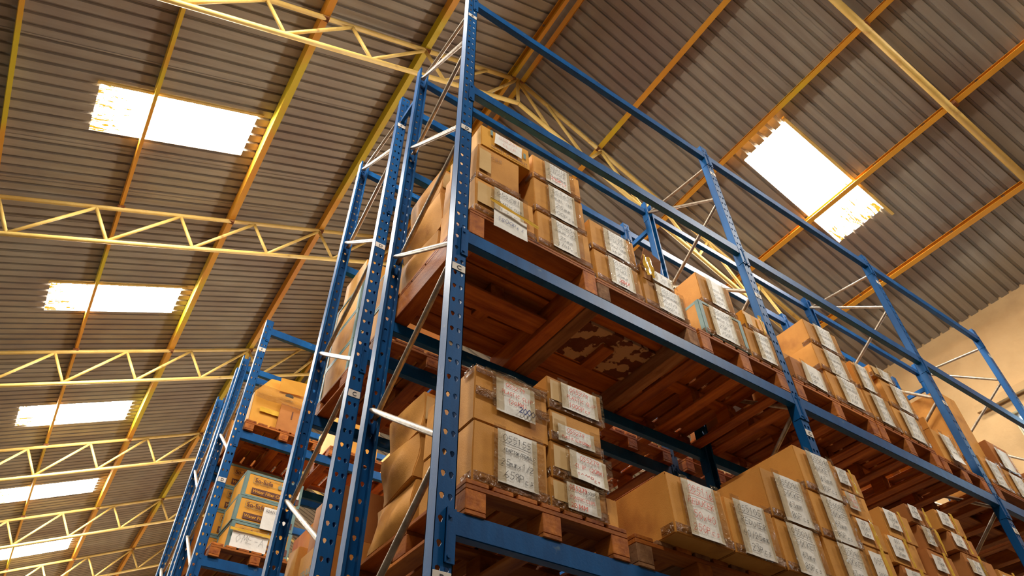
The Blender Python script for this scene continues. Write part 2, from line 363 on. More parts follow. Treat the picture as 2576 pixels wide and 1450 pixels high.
# ------------------------------------------------------------------ racking
PW = .09; HP = .098; PDP = .068
def upright_mesh(z0, z1, zoff, flip, name='upright'):
    """perforated channel: face with tear-drop holes at y=0 (or mirrored), flanges towards +y"""
    V, F = [], []
    th = .004
    hole = [(0, .0155), (.0085, .0125), (.0115, .004), (.008, -.005), (.0045, -.014), (-.0045, -.014), (-.008, -.005), (-.0115, .004), (-.0085, .0125)]
    n = len(hole)
    z = z0 + ((zoff - z0) % HP) - HP
    def add(vs, quads):
        b = len(V); V.extend(vs); F.extend([tuple(b + i for i in q) for q in quads])
    while z < z1:
        za, zb = max(z, z0), min(z + HP, z1)
        if zb - za > HP * .95:
            zc = (za + zb) / 2
            for cx, xa, xb in ((.026, 0., .045), (.064, .045, PW)):
                H = [(cx + a, zc + b_) for a, b_ in hole]
                # outer ring: project hole points to rectangle border
                O = []
                for a, b_ in hole:
                    l = math.hypot(a, b_); dx, dz = a / l, b_ / l
                    sx = ((xb - cx) / dx) if dx > 1e-6 else ((xa - cx) / dx if dx < -1e-6 else 1e9)
                    sz = ((zb - zc) / dz) if dz > 1e-6 else ((za - zc) / dz if dz < -1e-6 else 1e9)
                    s_ = min(sx, sz); O.append((cx + dx * s_, zc + dz * s_))
                # corner vertices inserted
                ring = []
                cs = [(xb, zb), (xb, za), (xa, za), (xa, zb)]
                def ang(p): return math.atan2(p[0] - cx, p[1] - zc) % (2 * PI)
                allp = sorted([(ang(p), p, i) for i, p in enumerate(O)] + [(ang(p), p, -1) for p in cs])
                for y in (0, th):
                    vs = [(p[0], y, p[1]) for p in H] + [(p[1][0], y, p[1][1]) for p in allp]
                    quads = []
                    idx = [k for k, p in enumerate(allp) if p[2] >= 0]
                    for a_ in range(len(idx)):
                        k0, k1 = idx[a_], idx[(a_ + 1) % len(idx)]
                        h0, h1 = allp[k0][2], allp[k1][2]
                        mid = []; k = (k0 + 1) % len(allp)
                        while k != k1: mid.append(n + k); k = (k + 1) % len(allp)
                        poly = [h0, n + k0] + mid + [n + k1, h1]
                        quads.append(tuple(poly) if y == 0 else tuple(reversed(poly)))
                    add(vs, quads)
                add([(p[0], 0, p[1]) for p in H] + [(p[0], th, p[1]) for p in H], [(i, (i + 1) % n, n + (i + 1) % n, n + i) for i in range(n)])
        else:
            v, f = box_vf(0, PW, 0, th, za, zb); add(v, f)
        z += HP
    for b_ in (box_vf(0, th, 0, PDP, z0, z1), box_vf(PW - th, PW, 0, PDP, z0, z1), box_vf(0, .016, PDP - th, PDP, z0, z1), box_vf(PW - .016, PW, PDP - th, PDP, z0, z1)):
        add(*b_)
    if flip: V = [(x, -y, z_) for x, y, z_ in V]; F = [tuple(reversed(f)) for f in F]
    me = bpy.data.meshes.new(name); me.from_pydata(V, [], F); me.materials.append(M['blue']); return me
def bracket_tube(a, b, r=.0165):
    a, b = Vector(a), Vector(b); d = (b - a)
    return tube_vf([a, a + d * .05, b - d * .05, b], r, 10, flat=.35)
sign_me = None
def text_mesh(txt, size, mat, extrude=.0, bold=False):
    cu = bpy.data.curves.new('t', 'FONT'); cu.body = txt; cu.size = size; cu.align_x = 'LEFT'
    if bold: cu.offset = size * .018
    o = bpy.data.objects.new('t', cu); COL.objects.link(o)
    dg = bpy.context.evaluated_depsgraph_get(); me = bpy.data.meshes.new_from_object(o.evaluated_get(dg))
    bpy.data.objects.remove(o); bpy.data.curves.remove(cu)
    me.materials.clear(); me.materials.append(mat); return me
RXZ = (PI / 2, 0, 0)           # text plane -> facing -y
LET = {c: text_mesh(c, .042, M['ink_black'], bold=True) for c in 'EDCB'}
plate_me = bevel_me('sign_plate', *box_vf(0, .08, -.002, 0, 0, .052), M['sign'], .0008)
bolt_me = None
def make_frame(label, x, y0, depth, h0, h1, signs, FN, RN, group, cache={}):
    """FN, RN: heights of brace nodes on front and rear upright"""
    f = thing('rack_upright_frame', label, 'rack frame', (x, y0, 0), 0, group)
    for (hh, fl) in ((h0, 0), (h1, 1)):
        if (hh, fl) not in cache: cache[(hh, fl)] = upright_mesh(0, hh, .055, fl)
    part('upright', cache[(h0, 0)], f); part('upright', cache[(h1, 1)], f, loc=(0, depth, 0))
    xm = PW / 2; yf, yr = .045, depth - .045
    def br(za, zb, dx=0):
        v, q = bracket_tube((xm + dx, yf, za), (xm + dx, yr, zb)); mesh('brace', v, q, M['galv'], f, True)
    for a in FN[:-1] if False else FN:
        for b in RN:
            if 0 < b - a < .85: br(a, b + .03, -.016)
            elif 0 < a - b < .85: br(a, b - .03, .016)
    br(FN[-1] + .54, RN[-1] + .03, .0) if FN[-1] + .54 < h0 else None
    for (zz, ch) in signs:
        p_ = part('level_sign', plate_me, f, loc=(.005, -.001, zz - .026))
        part('sign_letter', LET[ch], p_, loc=(.027, -.0035, .011), rot=RXZ)
    for yy in (0, depth - .1):
        v, q = box_vf(0, PW, yy, yy + .1, 0, .008); mesh('foot_plate', v, q, M['blue'], f)
    return f
BH = .1; BD = .05
def make_beam(label, x0, x1, y, z, rear, group):
    """z = top; rear beams mirrored"""
    s = -1 if rear else 1
    b = thing('shelf_rail', label, 'shelf rail', (x0, y, z), 0, group)
    L_ = x1 - x0
    # stepped tube: outer face full height, small ledge line
    ys = [(-.002, .0), ]
    Vp = [(-.004, 0), (-.004, -BH), (BD - .004, -BH), (BD - .004, -.022), (BD - .022, -.022), (BD - .022, 0)]
    V = [(xx, s * yy, zz) for xx in (0.0, L_) for yy, zz in Vp]; n = 6
    F = [(i, (i + 1) % n, n + (i + 1) % n, n + i) for i in range(n)] + [tuple(range(n - 1, -1, -1)), tuple(range(n, 2 * n))]
    if s < 0: F = [tuple(reversed(q)) for q in F]
    bm = bmesh.new(); vs = [bm.verts.new(v) for v in V]
    for q in F: bm.faces.new([vs[i] for i in q])
    bmesh.ops.bevel(bm, geom=list(bm.edges), offset=.0035, segments=2, affect='EDGES')
    me = bpy.data.meshes.new('rail_body'); bm.to_mesh(me); bm.free(); me.materials.append(M['blue']); part('rail_body', me, b)
    for xx, sg in ((0, -1), (L_, 1)):
        # L-shaped connector: plate over the post face and return flange along the side
        v1 = box_vf(min(xx, xx + sg * .042), max(xx, xx + sg * .042), -.007, -.001, -.215, .004)
        v2 = box_vf(xx - sg * .004 if sg > 0 else xx, xx if sg > 0 else xx + .004, -.007, .05, -.215, .004)
        v2 = box_vf(xx - .004 if sg > 0 else xx, xx if sg > 0 else xx + .004, -.007, .05, -.215, .004)
        bl = [tube_vf([(xx + sg * .024, -.006, zz), (xx + sg * .024, -.013, zz)], .008, 8) for zz in (-.03, -.19)]
        v3 = box_vf(min(xx + sg * .038, xx + sg * .042), max(xx + sg * .038, xx + sg * .042), -.014, -.001, -.215, .004)
        V, F = merge([v1, v2, v3] + bl); V = [(a, s * c, d) for a, c, d in V]
        if s < 0: F = [tuple(reversed(q)) for q in F]
        mesh('end_connector', V, F, M['blue'], b)
    return b

PX = [0., 2.905, 5.72, 8.22]
LV = [2.895, 4.592, 6.22, 7.703]
lvn = ['lowest visible', 'middle loaded', 'empty upper', 'topmost']
bayn = ['near', 'middle', 'far']
FN = [.74, 1.99, 3.24, 4.50, 5.70, 6.98]; RN = [.10, 1.35, 2.60, 3.84, 5.11, 6.44, 7.60]
fl1 = ['nearest blue end frame, its perforated front post lettered C and D', 'second blue frame of the nearest rack, between the near and middle bays',
       'third blue frame of the nearest rack, between the middle and far bays', 'last blue frame of the nearest rack beside the plaster wall']
for i, x in enumerate(PX):
    make_frame(fl1[i], x, 0, .94, 7.83 if i else 8.3, 7.80, [(7.355, 'E'), (5.62, 'D'), (4.265, 'C'), (2.62, 'B')], FN, RN, 'frames of the nearest rack row')
for i in range(3):
    for k, z in enumerate(LV):
        for rear in (0, 1):
            make_beam('%s blue shelf rail, %s level, %s bay of the nearest rack row' % ('rear' if rear else 'front', lvn[k], bayn[i]),
                      PX[i] + PW, PX[i + 1], .94 if rear else 0, z, rear, 'shelf rails of the nearest rack row')
Y2 = 1.25
for i, x in enumerate(PX):
    make_frame(['second-row blue end frame right behind the nearest end frame', 'second-row frame behind the near to middle bay joint', 'second-row frame behind the middle to far bay joint', 'last frame of the second row beside the plaster wall'][i],
               x, Y2, .95, 7.80, 7.75, [(7.3, 'E'), (5.6, 'D'), (4.2, 'C')], FN, RN, 'frames of the second rack row')
for i in range(3):
    for k, z in enumerate(LV):
        for rear in (0, 1):
            make_beam('%s blue shelf rail, %s level, %s bay of the second rack row' % ('rear' if rear else 'front', lvn[k], bayn[i]),
                      PX[i] + PW, PX[i + 1], Y2 + .95 if rear else Y2, z, rear, 'shelf rails of the second rack row')
for i, x in enumerate(PX):
    V, F = box_vf(x + .03, x + .06, .94, Y2, 7.36, 7.42)
    tag(mesh('row_spacer', V, F, M['blue']), 'short blue spacer strut joining the first two rack rows, ' + ['at the near end frames', 'at the first inner frames', 'at the second inner frames', 'at the wall end'][i], 'strut', 'row spacers between back-to-back racks')
Y3, Y4 = 4.64, 5.69
LV3 = [4.42, 5.80, 7.25]; lv3n = ['lower', 'middle', 'top']
FN3 = [1.5, 2.9, 4.28, 5.55, 6.85]; RN3 = [.9, 2.2, 3.6, 4.9, 6.15]
PX3 = [0., 2.9, 5.8]
for r, (yy, nm, dp, top) in enumerate(((Y3, 'third', .90, 7.36), (Y4, 'fourth', .84, 7.30))):
    for i, x in enumerate(PX3):
        make_frame('%s-row blue frame across the aisle, %s' % (nm, ['the end one at the left', 'the next one inward', 'the deepest one'][i]), x, yy, dp, top, top, [(6.9, 'E'), (5.19, 'D')] if r == 0 else [], FN3, RN3, 'frames of the racks across the aisle')
    for i in range(2):
        for k, z in enumerate(LV3):
            for rear in (0, 1):
                make_beam('%s blue shelf rail, %s level, %s bay of the %s rack row across the aisle' % ('rear' if rear else 'front', lv3n[k], ['first', 'second'][i], nm),
                          PX3[i] + PW, PX3[i + 1], yy + dp if rear else yy, z, rear, 'shelf rails of the racks across the aisle')

# ------------------------------------------------------------------ pallets
def bd(x0, x1, y0, y1, z0, z1, m, nm, cache={}):
    key = (round(x1 - x0, 3), round(y1 - y0, 3), round(z1 - z0, 3), m)
    if key not in cache: cache[key] = bevel_me(nm, *box_vf(0, x1 - x0, 0, y1 - y0, 0, z1 - z0), M[m], .003)
    return cache[key]
def put(nm, p, x0, x1, y0, y1, z0, z1, m):
    return part(nm, bd(x0, x1, y0, y1, z0, z1, m, nm), p, loc=(x0, y0, z0))
def block_pallet(label, x, y, z, w=.9, d=1.12, h=.155, grp='wooden pallets', grey=False, rz=0.):
    p = thing('wooden_pallet', label, 'pallet', (x, y, z), rz, grp)
    wy = 'woodg' if grey else 'wood'
    for i in range(3):
        xx = i * (w - .1) / 2
        put('bottom_runner', p, xx, xx + .1, 0, d, 0, .02, wy)
        for j in range(3):
            yy = j * (d - .12) / 2
            put('block', p, xx, xx + .1, yy, yy + .12, .02, h - .045, 'wood' if (i + j) % 3 else wy)
    for j in range(3):
        yy = j * (d - .1) / 2
        put('cross_board', p, 0, w, yy, yy + .1, h - .045, h - .022, 'woodx')
    n = 7; g = w / n
    for i in range(n):
        put('deck_board', p, i * g + (.012 if i else 0), (i + 1) * g - (0.012 if i < n - 1 else 0), 0, d, h - .022, h, 'woodg' if (i % 2 and grey) else 'wood')
    return p
def stringer_pallet(label, x, y, z, w=.93, d=1.1, h=.19, grp='wooden pallets', peel=False, bottom=True, mid=.2):
    p = thing('wooden_pallet', label, 'pallet', (x, y, z), 0, grp)
    for i, xx in enumerate((0, (w - .1) / 2, w - .1)):
        put('stringer', p, xx, xx + .1, mid if i == 1 else 0, d - (mid if i == 1 else 0), 0 if i != 1 or mid < .4 else .07, h - .045, 'woodg' if (peel and i != 1) else 'wood')
    n = 6; g = d / n
    for i in range(n):
        put('deck_board', p, 0, w, i * g, (i + 1) * g - .014, h - .045, h - .022, 'woodx')
    if peel: put('painted_panel', p, .105, w - .105, d * .28, d * .62, h - .075, h - .0455, 'peel')
    else: put('cross_board', p, .105, w - .105, d * .36, d * .52, .03, .05, 'woodx')
    put('facing_board', p, .0, w, -.0, .11, h - .022, h, 'woodx'); put('facing_board', p, .0, w, d - .2, d, h - .022, h, 'woodx')
    put('facing_board', p, 0, w, .13, d - .22, h - .022, h, 'woodx')
    return p
Z2 = LV[1]; Z1 = LV[0]
stringer_pallet('orange stringer pallet at the open end of the middle shelf, beside the lettered post', .10, -.005, Z2, .95, 1.08, .225, mid=.42)
stringer_pallet('second pallet of the middle shelf, a peeling white-painted panel under its deck', 1.06, -.005, Z2, .9, 1.1, .178, peel=True, mid=.42)
block_pallet('third pallet of the middle shelf, slatted, ending at the second frame', 1.99, -.005, Z2, .91, 1.12, .196)
block_pallet('first pallet of the middle bay on the middle shelf', 3.0, -.005, Z2, 1.03, 1.1, .196)
block_pallet('second pallet of the middle bay on the middle shelf', 4.05, -.005, Z2, .87, 1.1, .196)
block_pallet('third pallet of the middle bay on the middle shelf, under the opened carton', 4.95, -.005, Z2, .74, 1.1, .165)
stringer_pallet('pallet of the far bay on the middle shelf, beside the wall', 5.83, -.005, Z2, .95, 1.1, .16)
stringer_pallet('last pallet at the wall end of the middle shelf', 6.85, -.005, Z2, .95, 1.1, .16)
block_pallet('orange block pallet at the open end of the lowest visible shelf', .13, -.01, Z1, .88, 1.12, .155)
block_pallet('second pallet of the lowest visible shelf, under the red-lettered carton', 1.06, -.01, Z1, .9, 1.12, .155, grey=True)
block_pallet('third pallet of the lowest visible shelf, under the tall stack of marked cartons', 1.98, -.01, Z1, .9, 1.12, .155)
block_pallet('pallet of small cartons in the middle bay of the lowest visible shelf', 3.02, -.01, Z1, .86, 1.12, .155)
block_pallet('second pallet of the middle bay on the lowest visible shelf', 3.95, -.01, Z1, .86, 1.12, .155)
block_pallet('third pallet of the middle bay on the lowest visible shelf, in deep shade', 4.86, -.01, Z1, .84, 1.12, .155)
# second row pallets
for k, (xx, zz, lb) in enumerate(((.12, LV[1], 'second-row pallet under the teal-edged cartons, behind the near end frame'), (1.08, LV[1], 'second-row pallet on the middle level, next inward'), (2.0, LV[1], 'third pallet inward on the second-row middle level'),
                                  (3.05, LV[1], 'second-row pallet of the middle bay, middle level'), (.12, LV[0], 'second-row pallet low behind the end frame, under the carton marked FRAGILE'), (1.08, LV[0], 'second-row pallet on the low level, next inward'), (2.0, LV[0], 'third pallet inward on the second-row low level'))):
    block_pallet(lb, xx, Y2 - .04, zz, .88, 1.05, .14, grp='pallets in the second rack row')
# third row pallets
for lb, xx, zz, yy in (('slatted pallet under the gabled carton, across the aisle', .1, LV3[1], Y3), ('next slatted pallet on the same level as the gabled carton', 1.08, LV3[1], Y3), ('third slatted pallet inward across the aisle, upper loaded level', 2.0, LV3[1], Y3),
                       ('orange pallet under the filter cartons, across the aisle', .12, LV3[0], Y3), ('second pallet beside the filter cartons on the level below', 1.08, LV3[0], Y3), ('third pallet inward on the filter carton level', 2.0, LV3[0], Y3),
                       ('fourth-row pallet behind the gabled carton', .12, LV3[1], Y4), ('fourth-row pallet behind the filter cartons', .12, LV3[0], Y4)):
    block_pallet(lb, xx, yy - .03, zz, .88, 1.0, .13, grp='pallets in the racks across the aisle')

# ------------------------------------------------------------------ handwriting: single-stroke letters drawn as thin ribbons
GL = {'0': [[(2, 0), (0, 2), (0, 4), (2, 6), (4, 4), (4, 2), (2, 0)]], '1': [[(1, 5), (2, 6), (2, 0)]], '2': [[(0, 5), (2, 6), (4, 4.5), (0, 0), (4, .3)]],
      '3': [[(0, 6), (3, 6), (2, 3.5), (4, 2), (2, 0), (0, .6)]], '4': [[(2, 6), (0, 2.4), (4, 2.4)], [(3, 4), (3, 0)]], '5': [[(4, 6), (1, 6), (.6, 3.5), (3, 3.6), (4, 2), (2, 0), (0, .6)]],
      '6': [[(3, 6), (.5, 3), (0, 1.4), (2, 0), (4, 1.5), (2, 3), (.4, 2)]], '7': [[(0, 6), (4, 6), (1.5, 0)]], '8': [[(2, 3.2), (0, 4.6), (2, 6), (4, 4.6), (0, 1.4), (2, 0), (4, 1.6), (2, 3.2)]],
      '9': [[(3.6, 4.6), (2, 3), (0, 4.6), (2, 6), (3.8, 4.8), (3, 0)]], 'A': [[(0, 0), (2, 6), (4, 0)], [(.8, 2.2), (3.4, 2.2)]], 'B': [[(0, 0), (0, 6), (3, 5.4), (.3, 3.2), (3.6, 2), (0, 0)]],
      'C': [[(4, 5), (2, 6), (0, 3), (2, 0), (4, .8)]], 'D': [[(0, 0), (0, 6), (3.4, 4.6), (3.6, 1.6), (0, 0)]], 'E': [[(4, 6), (0, 6), (0, 0), (4, 0)], [(0, 3), (3, 3)]], 'F': [[(4, 6), (0, 6), (0, 0)], [(0, 3.2), (3, 3.2)]],
      'I': [[(2, 6), (2, 0)]], 'K': [[(0, 6), (0, 0)], [(4, 6), (0, 2.8), (4, 0)]], 'L': [[(0, 6), (0, 0), (4, 0)]], 'M': [[(0, 0), (.6, 6), (2, 2), (3.4, 6), (4, 0)]], 'N': [[(0, 0), (0, 6), (4, 0), (4, 6)]],
      'O': [[(2, 0), (0, 3), (2, 6), (4, 3), (2, 0)]], 'P': [[(0, 0), (0, 6), (3.6, 5.2), (3.4, 3.4), (0, 2.8)]], 'Q': [[(2, 0), (0, 3), (2, 6), (4, 3), (2, 0)], [(2.4, 1.6), (4.2, -.6)]],
      'R': [[(0, 0), (0, 6), (3.6, 5), (0, 2.8), (4, 0)]], 'S': [[(4, 5.4), (2, 6), (.4, 4.6), (3.6, 1.8), (2, 0), (0, .8)]], 'T': [[(0, 6), (4, 6)], [(2, 6), (2, 0)]], 'U': [[(0, 6), (.2, 1), (2, 0), (3.8, 1), (4, 6)]],
      'W': [[(0, 6), (1, 0), (2, 4), (3, 0), (4, 6)]], 'X': [[(0, 0), (4, 6)], [(0, 6), (4, 0)]], 'm': [[(0, 0), (.2, 3.4), (1.2, 3.4), (1.6, 0), (1.8, 3), (3, 3.4), (3.6, 0)]], 'x': [[(.4, 0), (3.4, 3.2)], [(.4, 3.2), (3.4, 0)]],
      's': [[(3.4, 3), (1, 3), (3, 1), (.6, 0)]], 'c': [[(3.4, 2.8), (1, 3), (.8, .4), (3.4, 0)]], '/': [[(.6, -.6), (3.4, 6.4)]], '(': [[(3, 6.6), (1.4, 3), (3, -.6)]], ')': [[(1, 6.6), (2.6, 3), (1, -.6)]],
      '-': [[(.6, 3), (3.4, 3)]], ' ': []}
def hand(lines, w, h, wt=.0032, rnd=None):
    """lines fill a w x h area (origin lower left, plane xz) ; returns V,F"""
    rnd = rnd or random
    V, F = [], []
    n = len(lines); rowh = h / n
    for r, ln in enumerate(lines):
        under = ln.startswith('_'); ln = ln.lstrip('_')
        if not ln: continue
        ch = min(rowh * .57, w / max(len(ln), 3) * 1.25); cw = ch * .58; adv = min(cw * 1.32, w / len(ln))
        tot = adv * len(ln); x = (w - tot) / 2 + rnd.uniform(-.05, .05) * w; zb = h - (r + 1) * rowh + (rowh - ch) * .5
        slope = -.02 + rnd.uniform(-.03, .03)
        x = max(0, x); x0 = x
        def seg(a, b):
            dx, dz = b[0] - a[0], b[1] - a[1]; l = math.hypot(dx, dz) or 1
            nx_, nz_ = -dz / l * wt / 2, dx / l * wt / 2; ex, ez = dx / l * wt * .3, dz / l * wt * .3
            k = len(V)
            V.extend([(a[0] + nx_ - ex, 0, a[1] + nz_ - ez), (a[0] - nx_ - ex, 0, a[1] - nz_ - ez), (b[0] - nx_ + ex, 0, b[1] - nz_ + ez), (b[0] + nx_ + ex, 0, b[1] + nz_ + ez)])
            F.append((k, k + 1, k + 2, k + 3))
        for c in ln:
            jx, jz, js = rnd.uniform(-.06, .06) * ch, rnd.uniform(-.06, .06) * ch, rnd.uniform(.88, 1.1)
            for st in GL.get(c, GL['-']):
                P = [(x + jx + q[0] / 4 * cw * js + q[1] / 6 * ch * .14, zb + jz + q[1] / 6 * ch * js + (x - x0) * slope) for q in st]
                for a, b_ in zip(P, P[1:]): seg(a, b_)
            x += adv
        if under: seg((x0, zb - ch * .22), (x - adv * .1, zb - ch * .25 + (x - x0) * slope))
    return V, F

# ------------------------------------------------------------------ cartons
def carton_mesh(w, d, h, mat, bulge=.006, rnd=random, edges=None, sag=0., bl=0.):
    """closed carton: bevelled, faces slightly bowed, top flap seam.  origin = front lower left"""
    bm = bmesh.new()
    n = 6
    def P(i, j, k):
        return (w * i / n, d * j / n, h * k / n)
    idx = {}
    def v(i, j, k):
        if (i, j, k) not in idx: idx[(i, j, k)] = bm.verts.new(P(i, j, k))
        return idx[(i, j, k)]
    for a in range(n):
        for b in range(n):
            bm.faces.new((v(a, 0, b), v(a + 1, 0, b), v(a + 1, 0, b + 1), v(a, 0, b + 1)))
            bm.faces.new((v(a, n, b + 1), v(a + 1, n, b + 1), v(a + 1, n, b), v(a, n, b)))
            bm.faces.new((v(0, a, b + 1), v(0, a + 1, b + 1), v(0, a + 1, b), v(0, a, b)))
            bm.faces.new((v(n, a, b), v(n, a + 1, b), v(n, a + 1, b + 1), v(n, a, b + 1)))
            bm.faces.new((v(a, b + 1, 0), v(a + 1, b + 1, 0), v(a + 1, b, 0), v(a, b, 0)))
            bm.faces.new((v(a, b, n), v(a + 1, b, n), v(a + 1, b + 1, n), v(a, b + 1, n)))
    ph = [rnd.uniform(0, 6.28) for _ in range(6)]
    for (i, j, k), vt in idx.items():
        u, t, s = i / n, j / n, k / n
        eu, et, es = math.sin(PI * u), math.sin(PI * t), math.sin(PI * s)
        x, y, z = vt.co
        if j == 0: y += .5 * bulge * eu * es * math.sin(ph[0] + 4 * u + 3 * s)
        if j == n: y += bulge * eu * es
        if i == 0: x -= (bulge + bl) * et * es * (1 + .5 * math.sin(ph[1] + 5 * t + 4 * s))
        if i == n: x += .5 * bulge * et * es
        if 0 < i < n or 0 < j < n:
            if k == n: z -= .003 * abs(math.sin(ph[2] + 5 * u))
        # crushed outline
        x += bulge * .5 * math.sin(ph[3] + 3 * s) * (1 if i in (0, n) else 0) + bl * .6 * math.sin(ph[4] + 4 * s + 2 * t) * (1 - u)
        z += -sag * (1 - s) * 0 - sag * s * eu
        vt.co = (x, y, z)
    bm.normal_update()
    sharp = [e for e in bm.edges if len(e.link_faces) == 2 and e.link_faces[0].normal.dot(e.link_faces[1].normal) < .5]
    bmesh.ops.bevel(bm, geom=sharp, offset=.0045, segments=2, affect='EDGES')
    me = bpy.data.meshes.new('carton_body'); bm.to_mesh(me); bm.free()
    me.polygons.foreach_set('use_smooth', [True] * len(me.polygons))
    try: me.set_sharp_from_angle(angle=.6)
    except Exception: pass
    me.materials.append(mat); return me
def sheet_part(name, parent, x0, x1, z0, z1, y, mat, curl=.004, rnd=random, nx=6, nz=6, bottom_out=0., tilt=0.):
    V, F = [], []
    p1, p2 = rnd.uniform(0, 6), rnd.uniform(0, 6)
    cx, cz = (x0 + x1) / 2, (z0 + z1) / 2; ct, st = math.cos(tilt), math.sin(tilt)
    for k in range(nz + 1):
        for i in range(nx + 1):
            u, v_ = i / nx, k / nz
            xx, zz = x0 + (x1 - x0) * u, z0 + (z1 - z0) * v_
            yy = y - curl * abs(math.sin(p1 + 5 * u + 2 * v_)) - .5 * curl * abs(math.sin(p2 + 7 * v_)) - bottom_out * (1 - v_) ** 2
            dx, dz = xx - cx, zz - cz
            V.append((cx + dx * ct - dz * st, yy, cz + dx * st + dz * ct))
    for k in range(nz):
        for i in range(nx):
            a = k * (nx + 1) + i; F.append((a, a + 1, a + nx + 2, a + nx + 1))
    return mesh(name, V, F, mat, parent, True)
INK = {'k': 'ink_black', 'r': 'ink_red', 'b': 'ink_blue', 'f': 'ink_faint'}
def add_note(b, w, h, x0, x1, z0, z1, lines, ink='k', wt=None, tilt=0., printed=False, y=-.010, clear=True, rnd=random, over=0.):
    """paper sheet; fractions of the carton front; writing is a sub-part"""
    X0, X1, ZZ0, ZZ1 = x0 * w, x1 * w, z0 * h, z1 * h
    s = sheet_part('paper_label', b, X0, X1, ZZ0, ZZ1, y, M['paper'], rnd=rnd, tilt=tilt, bottom_out=over, curl=.003)
    W_, H_ = X1 - X0, ZZ1 - ZZ0
    if lines:
        yy = y - .0075 - over * .3
        if printed:
            for k, t in enumerate(lines):
                me = text_mesh(t, min(H_ / len(lines) * .82, W_ / max(len(t), 8) * 1.55), M[INK[ink]])
                part('printed_text', me, s, loc=(X0 + W_ * .06, yy, ZZ1 - (k + .85) * H_ / len(lines)), rot=RXZ)
        else:
            V, F = hand(lines, W_ * .84, H_ * .92, wt or max(.0022, W_ * .0105), rnd)
            ob = mesh('handwriting', V, F, M[INK[ink]], s); ob.location = (X0 + W_ * .08, yy, ZZ0 + H_ * .04)
    if clear:
        sheet_part('clear_tape', b, X0 - .03, X0 + .035, max(ZZ0, .01) - .0, ZZ1 + .01, y - .009, M['clear'], curl=.006, rnd=rnd, nx=4, nz=10)
        sheet_part('clear_tape', b, X1 - .035, X1 + .03, max(ZZ0, .01) - .0, ZZ1 + .01, y - .009, M['clear'], curl=.006, rnd=rnd, nx=4, nz=10)
    return s
CARTONS = {}
def carton(key, label, x0, x1, z0, z1, y=0., d=.42, mat='card', notes=(), tapes=1, bulge=.005, bl=0., group='cardboard cartons', rz=None, slip=False, mid=False, edge=None):
    rnd = random.Random(sum(ord(c) * (i + 3) for i, c in enumerate(key)))
    w, h = x1 - x0, z1 - z0
    c = thing('cardboard_box', label, 'cardboard box', (x0, y, z0), rnd.uniform(-.012, .012) if rz is None else rz, group)
    part('carton_body', carton_mesh(w, d, h - .003, M[mat], bulge, rnd, bl=bl), c)
    if tapes and not bl:   # brown tape around the lower or upper front edge, and up the middle
        zt = 0 if tapes == 1 else h - .055
        sheet_part('packing_tape', c, .0, w, zt + .004, zt + .05, -.0065, M['browntape'], curl=.002, rnd=rnd, nx=12, nz=2)
        V, F = [(-.0065 - bl - bulge * .3, 0, zt + .004), (-.0065 - bl - bulge * .3, .085, zt + .004), (-.0065 - bl - bulge * .3, .085, zt + .05), (-.0065 - bl - bulge * .3, 0, zt + .05)], [(0, 3, 2, 1)]
        mesh('packing_tape', V, F, M['browntape'], c)
    if mid:
        sheet_part('packing_tape', c, w * .46, w * .46 + .055, .0, h, -.008, M['browntape'], curl=.002, rnd=rnd, nx=2, nz=8)
    if slip:
        sheet_part('packing_slip', c, w * .03, w * .30, h * .25, h * .85, -.008, M['slip'], curl=.002, rnd=rnd, nx=3, nz=3)
    for nt in notes:
        add_note(c, w, h, *nt[:4], nt[4], **dict(dict(rnd=rnd), **(nt[5] if len(nt) > 5 else {})))
    if edge:
        t = .035
        for (a, b_, e, f) in ((0, t, 0, h), (w - t, w, 0, h), (t, w - t, 0, t * .6), (t, w - t, h - t * .8, h)):
            V, F = box_vf(a, b_, -.004, .006, e, f - .004); mesh('edge_strip', V, F, M[edge], c)
        for (e, f, g_, i_) in ((0, t, 0, h), (d - t, d, 0, h), (t, d - t, 0, t * .6), (t, d - t, h - t * .8, h)):
            V, F = box_vf(-.004 - bl, .004, e, f, g_, i_ - .004); mesh('edge_strip', V, F, M[edge], c)
    CARTONS[key] = c
    return c
K = dict
N1 = lambda *l, **k: (.32, .84, .12, .95, list(l), k)
# ---- middle shelf, near bay
GA = 'cartons on the middle shelf, near bay'
carton('A1', 'end carton of the middle shelf, sheet PLASTIC CLIP 32mm with 1800Pcs hanging below', .13, .575, 4.82, 5.15, notes=[(.30, .80, .12, .93, ['_055281', 'PLASTIC CLIP', '32mm'], {}), (.27, .82, -.28, .22, ['1800Pcs'], K(ink='b', clear=False, y=-.026, over=.0))], group=GA, slip=True)
c_ = CARTONS['A1']; sheet_part('yellow_tape', c_, .08, .44, .07, .10, -.045, M['yelltape'], curl=.006, tilt=-.12)
c_ = carton('A2', 'scuffed carton with faint number 18288, second in the stack at the open end', .14, .47, 5.15, 5.53, notes=[], group=GA, slip=True, tapes=1, bulge=.008)
V, F = hand(['18288'], .16, .07, .003); o = mesh('handwriting', V, F, M['ink_faint'], c_); o.location = (.03, -.008, .26)
c_ = carton('A3', 'amber carton on top of the end stack, printed upside down 25Gsheets X 12packs', .16, .56, 5.53, 5.77, y=-.005, mat='card_amber', notes=[(.26, .82, .30, .85, ['055251', 'CLIP'], K(ink='r', wt=.0016, clear=False, tilt=-.06))], group=GA, tapes=0)
me = text_mesh('25Gsheets X 12packs', .034, M['ink_brown'], bold=True); part('printed_text', me, c_, loc=(.375, -.009, .045), rot=(PI / 2, PI, 0))
sheet_part('teal_print', c_, .07, .09, .16, .22, -.008, M['card_teal'], curl=0); sheet_part('teal_print', c_, .345, .365, .10, .16, -.008, M['card_teal'], curl=0)
